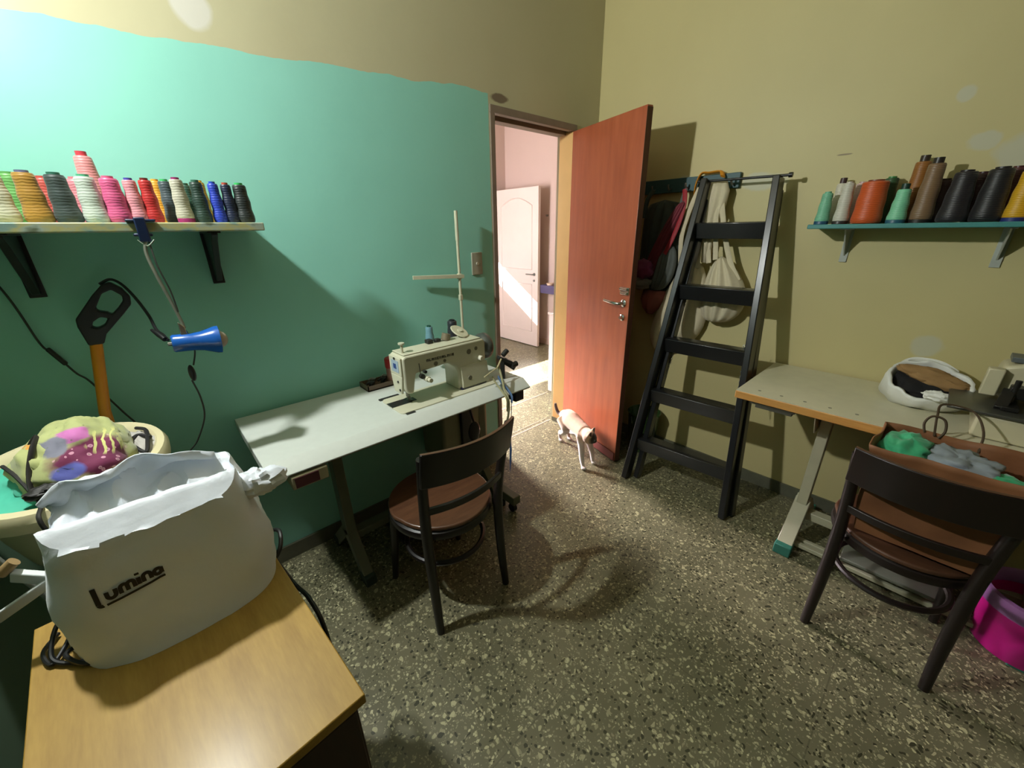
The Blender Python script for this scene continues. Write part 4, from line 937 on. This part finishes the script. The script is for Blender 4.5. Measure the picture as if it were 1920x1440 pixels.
g = MB(); g.blobm((-.105, -.475, 1.125), (.035, .065, .04), crumple(.3, 2.5, 14)); tag(g.build('grey_cloth', mat('grey_fleece', (126, 122, 112), .9), smooth=180), 'pale grey cloth tucked under the purple scarf', 'cloth')
g = MB(); g.pouch([(1.08, -.47, -.62), (1.02, -.46, -.62), (.97, -.48, -.59), (.93, -.51, -.55)], hanging(-.055), .05, 14, .3, 6, 2); tag(g.build('rose_cloth', mat('old_rose_cloth', (138, 76, 66), .85, .12, 15), smooth=180), 'old rose cloth corner hanging lowest behind the door', 'cloth')

# green translucent bucket on the floor behind door and ladder
bk = thing('green_bucket', (-.125, -.61, 0), 'dark green translucent bucket standing behind the left ladder rail', 'bucket')
gm, nt_, bs_ = new_mat('translucent_green_plastic'); bs_.inputs['Base Color'].default_value = lin((58, 84, 44)); bs_.inputs['Roughness'].default_value = .2; bs_.inputs['Transmission Weight'].default_value = .25
b = MB(); b.lathe([(.0, .004), (.078, .004), (.084, .012), (.104, .275), (.109, .282), (.104, .288), (.099, .28), (.078, .018), (0, .016)], 36, Matrix.Translation((-.125, -.61, 0)), cap=False); b.build('body', gm, bk)
b = MB(); b.tube([(-.125 + .108 * cos(k * pi / 12), -.61 + .03 - .0 * k, .27 - .11 * sin(k * pi / 12)) for k in range(13)], .002, 6); b.build('handle', M_steel, bk)
# ================================================================ BEIGE TABLE BY THE CREAM WALL
tb = thing('sewing_table', (-.28, -1.95, 0), 'beige-topped table with a plywood edge standing against the cream wall', 'table')
TB0, TB1 = -1.268, -2.52
M_bei = mat('beige_laminate', (206, 201, 174), .4, .05, 20)
tt_ = MB().bx(-.568, -.016, TB1, TB0, TZ - .004, TZ).build('tabletop', M_bei, tb)
MB().bx(-.57, -.016, TB1, TB0 + .002, TZ - .038, TZ - .004).build('plywood_edge', wood('honey_plywood_edge', (186, 128, 62), (212, 158, 88), (10, 2, 30), .5), tb, bevel=.003)
for k in range(5): MB().cyl((-.512, -1.345 - .085 * k, TZ), (-.512, -1.345 - .085 * k, TZ + .0008), .0065, 12).build('screw_head', mat('grey_screw_heads', (136, 134, 116), .5, 0), tt_)
M_leg2 = mat('warm_grey_enamel', (176, 172, 146), .45, .06, 20); M_teal = mat('teal_foot_cap', (48, 112, 98), .5)
def kleg2(y):
    b = MB(); b.beam((-.30, y, TZ - .04), (-.315, y, .18), .062, .042, (0, 1, 0)); b.beam((-.305, y, .20), (-.49, y, .03), .062, .045, (0, 0, 1)); b.beam((-.305, y, .20), (-.10, y, .03), .062, .045, (0, 0, 1))
    b.prism([(-.47, TZ - .04), (-.14, TZ - .04), (-.24, TZ - .19), (-.36, TZ - .19)], lambda p, a: (p[0], a, p[1]), y - .003 + .03, y + .003 + .03)
    o = b.build('leg', M_leg2, tb, bevel=.004)
    MB().bx(-.53, -.47, y - .034, y + .034, 0, .052).build('foot', M_teal, o, bevel=.004); MB().bx(-.12, -.06, y - .034, y + .034, 0, .052).build('foot', M_teal, o, bevel=.004)
kleg2(-1.585); kleg2(-2.31)
b = MB(); b.beam((-.31, -1.585, .135), (-.31, -2.31, .135), .05, .04); b.beam((-.44, -1.60, .035), (-.44, -2.30, .035), .022, .02); b.beam((-.40, -1.60, .035), (-.40, -2.30, .035), .022, .02); b.build('crossbar', M_leg2, tb, bevel=.003)
b = MB(); b.bx(-.47, -.25, -2.10, -1.78, .075, .09); b.build('pedal', mat('grey_pedal', (116, 118, 106), .5), tb, bevel=.003)
b = MB(); b.bx(-.556, -.16, -1.50, -1.33, TZ - .052, TZ - .040); b.bx(-.552, -.18, -1.49, -1.35, TZ - .066, TZ - .052); b.build('drawer_rail', mat('grey_steel_rail', (104, 102, 92), .4, metal=.5), tb, bevel=.002)
b = MB(); b.bx(-.22, -.05, -2.2, -1.75, .30, .56); b.build('motor_box', mat('dark_motor', (44, 42, 38), .5), tb, bevel=.02)

# overlock machine
ov = thing('overlock_machine', (-.34, -2.15, TZ), 'cream overlock machine with steel plates at the cut-off end of the beige table', 'sewing machine')
z = TZ + .001
M_ivo = mat('cream_overlock_enamel', (200, 192, 160), .4, .05, 20); M_pl = mat('dull_steel_plate', (96, 96, 90), .35, .08, 30, metal=.6)
b = MB(); b.bx(-.45, -.16, -2.36, -1.975, z, z + .085); b.build('base', M_ivo, ov, bevel=.008)
b = MB(); b.bx(-.462, -.20, -2.10, -1.90, z + .085, z + .096); b.build('work_plate', M_pl, ov, bevel=.003)
b = MB(); b.bx(-.455, -.445, -2.36, -2.11, z + .0, z + .11); b.bx(-.46, -.452, -2.34, -2.12, z + .02, z + .10); b.build('front_cover', mat('pale_cover_panel', (190, 184, 158), .4), ov, bevel=.003)
b = MB(); b.prism([(-2.02, z + .11), (-2.38, z + .10), (-2.38, z + .235), (-2.04, z + .235), (-2.0, z + .22), (-1.985, z + .13)], YZ, -.30, -.17); b.build('head', M_ivo, ov, bevel=.010)
b = MB(); b.bx(-.335, -.295, -2.005, -1.965, z + .12, z + .215); b.build('face_cover', M_ivo, ov, bevel=.004)
b = MB(); b.beam((-.33, -2.03, z + .15), (-.40, -2.02, z + .10), .03, .016); b.cyl((-.34, -2.04, z + .19), (-.34, -2.04, z + .10), .008, 10); b.bx(-.41, -.30, -2.06, -2.02, z + .098, z + .112); b.bx(-.345, -.30, -2.10, -2.03, z + .125, z + .165); b.build('presser', mat('dark_gunmetal', (56, 54, 52), .35, .1, 30, metal=.7), ov, bevel=.002)
for k in range(3):
    b = MB(); y = -2.10 - .06 * k; b.cyl((-.30, y, z + .19), (-.325, y, z + .19), .015, 16); b.cyl((-.325, y, z + .19), (-.345, y, z + .19), .009, 12); b.build('tension_dial', [M_dk, M_mch, M_dk][k], ov)
b = MB(); b.bx(-.28, -.20, -2.08, -2.01, z + .235, z + .252); b.tube([(-.24, -2.05, z + .25), (-.25, -2.08, z + .275), (-.25, -2.16, z + .26), (-.25, -2.30, z + .27)], .004, 6); b.build('thread_guides', mat('slate_guides', (92, 98, 100), .4), ov, bevel=.003)
b = MB(); b.bx(-.465, -.455, -2.16, -2.115, z + .03, z + .09); b.build('side_plate', M_pl, ov, bevel=.002)

# white plastic bag of folded cloth on the table
pb = thing('plastic_bag', (-.21, -1.835, TZ), 'open white plastic bag stuffed with tan and black cloth on the beige table', 'bag')
m_, nt_, bs_ = new_mat('thin_white_plastic'); bs_.inputs['Base Color'].default_value = lin((226, 226, 220)); bs_.inputs['Roughness'].default_value = .35; bump(nt_, bs_, noise_(nt_, 28, 5), .4, .01)
M_pbag = m_
PM = Matrix.Translation((-.205, -1.835, TZ + .062)) @ Matrix.Rotation(R(-30), 4, 'Y') @ Matrix.Rotation(R(6), 4, 'X')
b = MB(); n = 44; vs = []; fs = []; prof = [(.2, -.07), (.7, -.068), (.98, -.035), (1.04, .01), (1.02, .04), (.98, .055), (.90, .050), (.86, .02), (.80, -.02), (.4, -.04)]
for r_, h in prof:
    for i in range(n):
        a = 2 * pi * i / n; k = 1 + .10 * noise.noise(Vector((cos(a) * 2, sin(a) * 2, h * 20))) + .04 * noise.noise(Vector((cos(a) * 6, sin(a) * 6, h * 30)))
        p = PM @ Vector((.105 * r_ * k * cos(a), .125 * r_ * k * sin(a), h + .014 * noise.noise(Vector((cos(a) * 3, sin(a) * 3, 4 + h * 9)))))
        p.z = max(p.z, TZ + .001); p.x = min(p.x, -.012); vs.append(p)
for j in range(len(prof) - 1):
    for i in range(n): fs.append((j * n + i, j * n + (i + 1) % n, (j + 1) * n + (i + 1) % n, (j + 1) * n + i))
fs.append(tuple(range(n))[::-1]); fs.append(tuple(range((len(prof) - 1) * n, len(prof) * n)))
b.add(vs, fs); b.build('bag', M_pbag, pb, smooth=180)
b = MB(); b.tube(spline([(-.155, -1.735, TZ + .115), (-.12, -1.765, TZ + .148), (-.11, -1.81, TZ + .155), (-.112, -1.86, TZ + .15), (-.125, -1.91, TZ + .125)], 6), [.014] * 24 + [.008], 8, flat=.6); b.build('handle', M_pbag, pb)
b = MB(); b.blobm((-.315, -1.875, TZ + .075), (.022, .04, .02), crumple(.3, 3, 2)); b.build('handle', M_pbag, pb)
g = MB(); g.blobm((0, 0, .012), (.085, .10, .035), crumple(.25, 3, 6), 36, 24, PM); tag(g.build('black_cloth', mat('black_cotton', (24, 22, 24), .9, .1, 30), smooth=180), 'black cloth filling the lower half of the white plastic bag', 'cloth')
M_tan = mat('tan_linen', (150, 116, 74), .85, .15, 14, bmp=.3)
g = MB()
for k, (x, y, zz, ry, ln) in enumerate(((.035, .02, .055, 8, .085), (.02, -.02, .05, -6, .09), (.005, -.05, .045, -14, .07))):
    g.blobm((x, y, zz), (.028, ln, .022), crumple(.22, 3, 20 + k), 28, 18, PM)
tag(g.build('tan_cloth', M_tan, smooth=180), 'folded tan cloth lying in the white plastic bag', 'cloth')

# brown paper bag standing on the mahogany chair
pp = thing('paper_bag', (-.70, -1.93, .457), 'open brown paper bag with string handles standing on the mahogany chair seat', 'bag')
m_, nt_, bs_ = new_mat('brown_kraft_paper')
nt_.links.new(ramp(nt_, noise_(nt_, 6, 6), [(.3, lin((116, 74, 46))), (.7, lin((144, 94, 58)))]), bs_.inputs['Base Color']); bs_.inputs['Roughness'].default_value = .65; bump(nt_, bs_, noise_(nt_, 14, 5), .35, .012)
M_kr = m_
def pbag(u, v):     # u round the outline, v bottom to top
    per = [(-.80, -1.79), (-.80, -2.10), (-.585, -2.10), (-.585, -1.79)]; top = [(-.835, -1.762), (-.845, -2.125), (-.565, -2.115), (-.60, -1.765)]
    k = int(u * 4) % 4; f = u * 4 - int(u * 4); q = v
    p0 = Vector((lerp(per[k][0], top[k][0], q), lerp(per[k][1], top[k][1], q))); j = (k + 1) % 4
    p1 = Vector((lerp(per[j][0], top[j][0], q), lerp(per[j][1], top[j][1], q)))
    p = p0.lerp(p1, f); zz = .458 + .335 * v
    nv = Vector((p.x * 11, p.y * 11, zz * 9)); d = .016 * noise.noise(nv) * (.3 + v)
    ctr = Vector((-.70, -1.94)); o = (p - ctr).normalized() * d
    if v > .9: zz += .018 * noise.noise(Vector((p.x * 9, p.y * 9, 3)))
    return Vector((p.x + o.x, p.y + o.y, zz))
b = MB(); nu, nv = 64, 16; vs = [pbag(i / nu, j / nv) for j in range(nv + 1) for i in range(nu)]
fs = [(j * nu + i, j * nu + (i + 1) % nu, (j + 1) * nu + (i + 1) % nu, (j + 1) * nu + i) for j in range(nv) for i in range(nu)]; fs.append(tuple(range(nu))[::-1])
b.add(vs, fs); b.build('body', M_kr, pp, smooth=40, solid=.003)
M_str = mat('dark_twisted_string', (70, 54, 34), .7, 0)
b = MB(); b.tube(spline([(-.585, -1.87, .785), (-.575, -1.862, .815), (-.565, -1.875, .84), (-.565, -1.905, .835), (-.575, -1.915, .80), (-.585, -1.905, .775)], 6), .004, 6); b.build('handle', M_str, pp)
b = MB(); b.tube(spline([(-.588, -1.895, .78), (-.55, -1.885, .84), (-.50, -1.89, .868), (-.50, -1.96, .865), (-.55, -1.995, .82), (-.585, -2.0, .76)], 6), .0035, 6); b.build('handle', M_str, pp)
g = MB(); g.blobm((-.70, -1.845, .745), (.095, .07, .055), crumple(.25, 2.6, 31), 32, 22); tag(g.build('green_cloth', mat('emerald_cotton', (52, 160, 112), .7, .1, 20, sheen=.2), smooth=180), 'emerald green cloth bulging at the near left corner of the brown paper bag', 'cloth')
g = MB(); g.blobm((-.70, -1.955, .745), (.09, .095, .042), crumple(.35, 2.8, 12), 36, 24); tag(g.build('grey_cloth', mat('blue_grey_cotton', (140, 148, 156), .8, .15, 22, bmp=.3), smooth=180), 'blue-grey cloth crumpled across the middle of the brown paper bag', 'cloth')
g = MB(); g.blobm((-.735, -2.055, .735), (.05, .06, .03), crumple(.3, 3, 8), 28, 18); tag(g.build('green_ribbon', mat('emerald_cotton', (52, 160, 112), .7), smooth=180), 'small green cloth end at the far right of the brown paper bag', 'cloth')

# magenta bin
pk = thing('waste_bin', (-.42, -2.30, 0), 'bright magenta plastic bin lined with a bag on the floor by the mahogany chair', 'bin')
BM = Matrix.Translation((-.42, -2.30, 0))
b = MB(); b.lathe([(.0, .003), (.105, .003), (.112, .01), (.135, .235), (.13, .235), (.105, .02), (0, .02)], 36, BM, cap=False); b.build('body', mat('magenta_plastic', (196, 24, 132), .35, .05), pk)
b = MB(); b.lathe([(.138, .19), (.141, .225), (.142, .245), (.134, .252), (.128, .245), (.122, .2)], 36, BM, cap=False); b.build('liner', mat('lilac_liner', (150, 104, 158), .3, .15, 30), pk)

# ================================================================ THE CAT
def make_cat_mat():
    m, nt, bs = new_mat('cream_siamese_fur'); oc = objc(nt)
    sp = N(nt, 'ShaderNodeSeparateXYZ'); nt.links.new(oc, sp.inputs[0])
    fur = mixc(nt, noise_(nt, 40, 4), lin((226, 180, 146)), lin((240, 204, 176)))
    mr = N(nt, 'ShaderNodeMapRange'); nt.links.new(sp.outputs[2], mr.inputs[0]); mr.inputs[1].default_value = .13; mr.inputs[2].default_value = .20
    col = mixc(nt, mr.outputs[0], lin((238, 228, 226)), fur)
    col = mixc(nt, blob(nt, oc, CATFACE, (.048, .048, .042), .1, 40), col, lin((48, 36, 32)))
    for e in CATEARS: col = mixc(nt, blob(nt, oc, e, (.016, .016, .02), .2, 60), col, lin((84, 60, 50)))
    col = mixc(nt, blob(nt, oc, CATCHIN, (.014, .012, .010), .2, 60), col, lin((226, 205, 190)))
    col = mixc(nt, blob(nt, oc, CATTAIL, (.05, .13, .075), .2, 30), col, lin((66, 46, 40)))
    nt.links.new(col, bs.inputs['Base Color']); bs.inputs['Roughness'].default_value = .75; bs.inputs['Sheen Weight'].default_value = .4
    bump(nt, bs, noise_(nt, 160, 3), .25, .003); return m
O = Vector((-.52, -.36, 0))
cat = MB()
def ball(c, r): cat.blobm(c, r if isinstance(r, tuple) else (r, r, r), None, 16, 12)
fw = Vector((-.13, -.34, 0)).normalized(); sd = Vector((fw.y, -fw.x, 0))
def W(f, s, h): return Vector((-.49, -.32, h)) + fw * f + sd * s      # f forward, s sideways, h height
sp_ = [W(-.155, 0, .205), W(-.12, 0, .212), W(-.06, 0, .208), W(.0, 0, .203), W(.06, 0, .198), W(.115, 0, .194), W(.15, .004, .205), W(.185, .012, .218)]
cat.tube(spline(sp_, 5), [lerp(a, b_, f) for a, b_ in zip([.034, .056, .062, .056, .054, .054, .040], [.056, .062, .056, .054, .054, .040, .034]) for f in (0, .2, .4, .6, .8)] + [.034], 18)
ball(W(-.16, 0, .205), .04)
HC = W(.215, .03, .222)                      # head centre, turned to the cat's left
ld_ = Vector((.30, -.93, -.22)).normalized(); ls = Vector((-ld_.y, ld_.x, 0)).normalized(); lu = ld_.cross(-ls).normalized()
if lu.z < 0: lu = -lu
ball(HC, (.045, .045, .041)); ball(HC + ld_ * .028 - lu * .008, (.024, .024, .019)); ball(HC + ld_ * .018 + ls * .018 - lu * .008, .02); ball(HC + ld_ * .018 - ls * .018 - lu * .008, .02)
cat.tube([W(.17, .012, .215), HC], [.036, .034], 12)
CATEARS_W = []
for s in (-1, 1):
    base = HC + lu * .022 + ls * .026 * s - ld_ * .002; tip = HC + lu * .066 + ls * .036 * s + ld_ * .006
    cat.tube([base - lu * .006, base.lerp(tip, .5), tip], [.018, .0125, .003], 10); CATEARS_W.append(base.lerp(tip, .55) + ld_ * .008)
def leg(pts, rs): cat.tube(spline(pts, 5), [rs[0] + (rs[-1] - rs[0]) * k / (5 * (len(pts) - 1)) for k in range(5 * (len(pts) - 1) + 1)], 12)
# front legs: planted one and one reaching forward
P_fl = Vector((-.628, -.500, 0)); P_fr = Vector((-.535, -.505, 0))
leg([W(.10, .028, .175), W(.125, .032, .125), P_fl.lerp(W(.13, .04, .07), .5) + Vector((0, 0, .02)), P_fl + Vector((.002, .004, .014))], [.030, .0115]); ball(P_fl + Vector((-.004, -.008, .010)), (.017, .021, .011))
leg([W(.10, -.028, .175), W(.12, -.036, .12), P_fr.lerp(W(.12, -.05, .08), .5) + Vector((0, 0, .02)), P_fr + Vector((0, .002, .02))], [.030, .0115]); ball(P_fr + Vector((.002, -.010, .012)), (.016, .021, .011))
# hind legs: knee forward, hock backward
for s, p, kn in ((1, Vector((-.455, -.155, 0)), -.055), (-1, Vector((-.395, -.185, 0)), -.03)):
    q = Vector((p.x, p.y, .0))
    leg([W(-.13, .030 * s, .20), W(kn, .042 * s, .145)], [.05, .030]); leg([W(kn, .042 * s, .145), W(kn - .055, .04 * s, .095), q - fw * .012 + Vector((0, 0, .068))], [.028, .0135])
    leg([q - fw * .012 + Vector((0, 0, .068)), q - fw * .008 + Vector((0, 0, .035)), q + Vector((0, 0, .012))], [.0130, .0115]); ball(q + fw * .012 + Vector((0, 0, .010)), (.016, .022, .011))
tail = spline([W(-.175, 0, .215), W(-.20, .0, .20), W(-.225, .004, .185), W(-.25, .012, .20), W(-.262, .02, .235), W(-.262, .024, .262)], 5)
cat.tube(tail, [.018 - .008 * k / (len(tail) - 1) for k in range(len(tail))], 10)
CATFACE = tuple(HC + ld_ * .028 + lu * .006 - O); CATEARS = [tuple(e - O) for e in CATEARS_W]; CATCHIN = tuple(HC + ld_ * .05 - lu * .024 - O); CATTAIL = tuple(W(-.262, .018, .22) - O)
CATTAIL = tuple(W(-.30, .018, .22) - O)
for i in range(len(cat.v)): cat.v[i] = cat.v[i] - O
co = cat.build('cat', make_cat_mat(), None, smooth=180); co.location = O
md = co.modifiers.new('r', 'REMESH'); md.mode = 'VOXEL'; md.voxel_size = .0042; md.use_smooth_shade = True
md = co.modifiers.new('s', 'SMOOTH'); md.factor = .5; md.iterations = 9
tag(co, 'cream cat with a dark face walking past the open reddish door', 'cat')
for s in (-1, 1):
    b = MB(); b.blobm(HC + ld_ * .036 + ls * .017 * s + lu * .006 - O, (.007, .007, .007), None, 12, 8); e = b.build('eye', mat('pale_blue_eye', (120, 140, 150), .1, 0), co, local=True)

# ================================================================ LIGHT, CAMERA
sc = bpy.context.scene
w = bpy.data.worlds.new('day'); sc.world = w; w.use_nodes = True
bg = w.node_tree.nodes['Background']; bg.inputs[0].default_value = (.75, .87, 1, 1); bg.inputs[1].default_value = 1.0
def light(name, typ, loc, energy, col, **k):
    l = bpy.data.lights.new(name, typ); l.energy = energy; l.color = col
    for a, v in k.items(): setattr(l, a, v)
    o = bpy.data.objects.new(name, l); o.location = loc; C.objects.link(o); return o
LP = (-2.68, -.36, 2.13)
bulb = light('room_bulb', 'POINT', LP, 37, (.97, 1.0, .96), shadow_soft_size=.035)
bulb.data.use_nodes = True; nt = bulb.data.node_tree
em = [n for n in nt.nodes if n.type == 'EMISSION'][0]; fo = nt.nodes.new('ShaderNodeLightFalloff'); fo.inputs['Strength'].default_value = 4.0; fo.inputs['Smooth'].default_value = 1.3
nt.links.new(fo.outputs['Quadratic'], em.inputs['Strength'])
s = light('sun', 'SUN', (0, 5, 4), 80, (1, .93, .84), angle=R(.6))
s.rotation_euler = Vector((.45, -1, -.63)).to_track_quat('-Z', 'Y').to_euler()
a = light('hall_spill_fill', 'AREA', (-.55, 2.44, 1.1), 65, (1, .89, .90), shape='RECTANGLE', size=.6, size_y=.5, spread=R(60)); a.rotation_euler = (R(-58), 0, 0)  # added fill lamp inside the hall, beamed through the doorway onto the room floor
a = light('hall_side_fill', 'AREA', (-1.58, 1.7, 1.5), 66, (1, .91, .90), shape='RECTANGLE', size=.9, size_y=1.2, spread=R(120)); a.rotation_euler = (R(90), 0, R(-82))  # fill lamp added at the windowless side wall to brighten the hall

CX, CY, CZ, YAW, PIT, ROLL, F = (-2.420806,-1.803531,1.447717,0.834037,0.373475,-0.014742,738.914252)
f = Vector((cos(YAW) * cos(PIT), sin(YAW) * cos(PIT), -sin(PIT))); r = Vector((sin(YAW), -cos(YAW), 0)); u = r.cross(f)
r2 = r * cos(ROLL) + u * sin(ROLL); u2 = -r * sin(ROLL) + u * cos(ROLL)
cam = bpy.data.cameras.new('camera'); co_ = bpy.data.objects.new('camera', cam); C.objects.link(co_)
M = Matrix((r2, u2, -f)).transposed().to_4x4(); M.translation = (CX, CY, CZ); co_.matrix_world = M
cam.sensor_fit = 'HORIZONTAL'; cam.sensor_width = 36; cam.lens = 36 * F / 1920; cam.clip_start = .02
sc.camera = co_
sc.view_settings.view_transform = 'Standard'; sc.view_settings.look = 'None'; sc.view_settings.exposure = 0; sc.view_settings.gamma = 1
sc.view_settings.use_curve_mapping = False
sc.cycles.max_bounces = 10; sc.cycles.diffuse_bounces = 6; sc.cycles.sample_clamp_indirect = 4
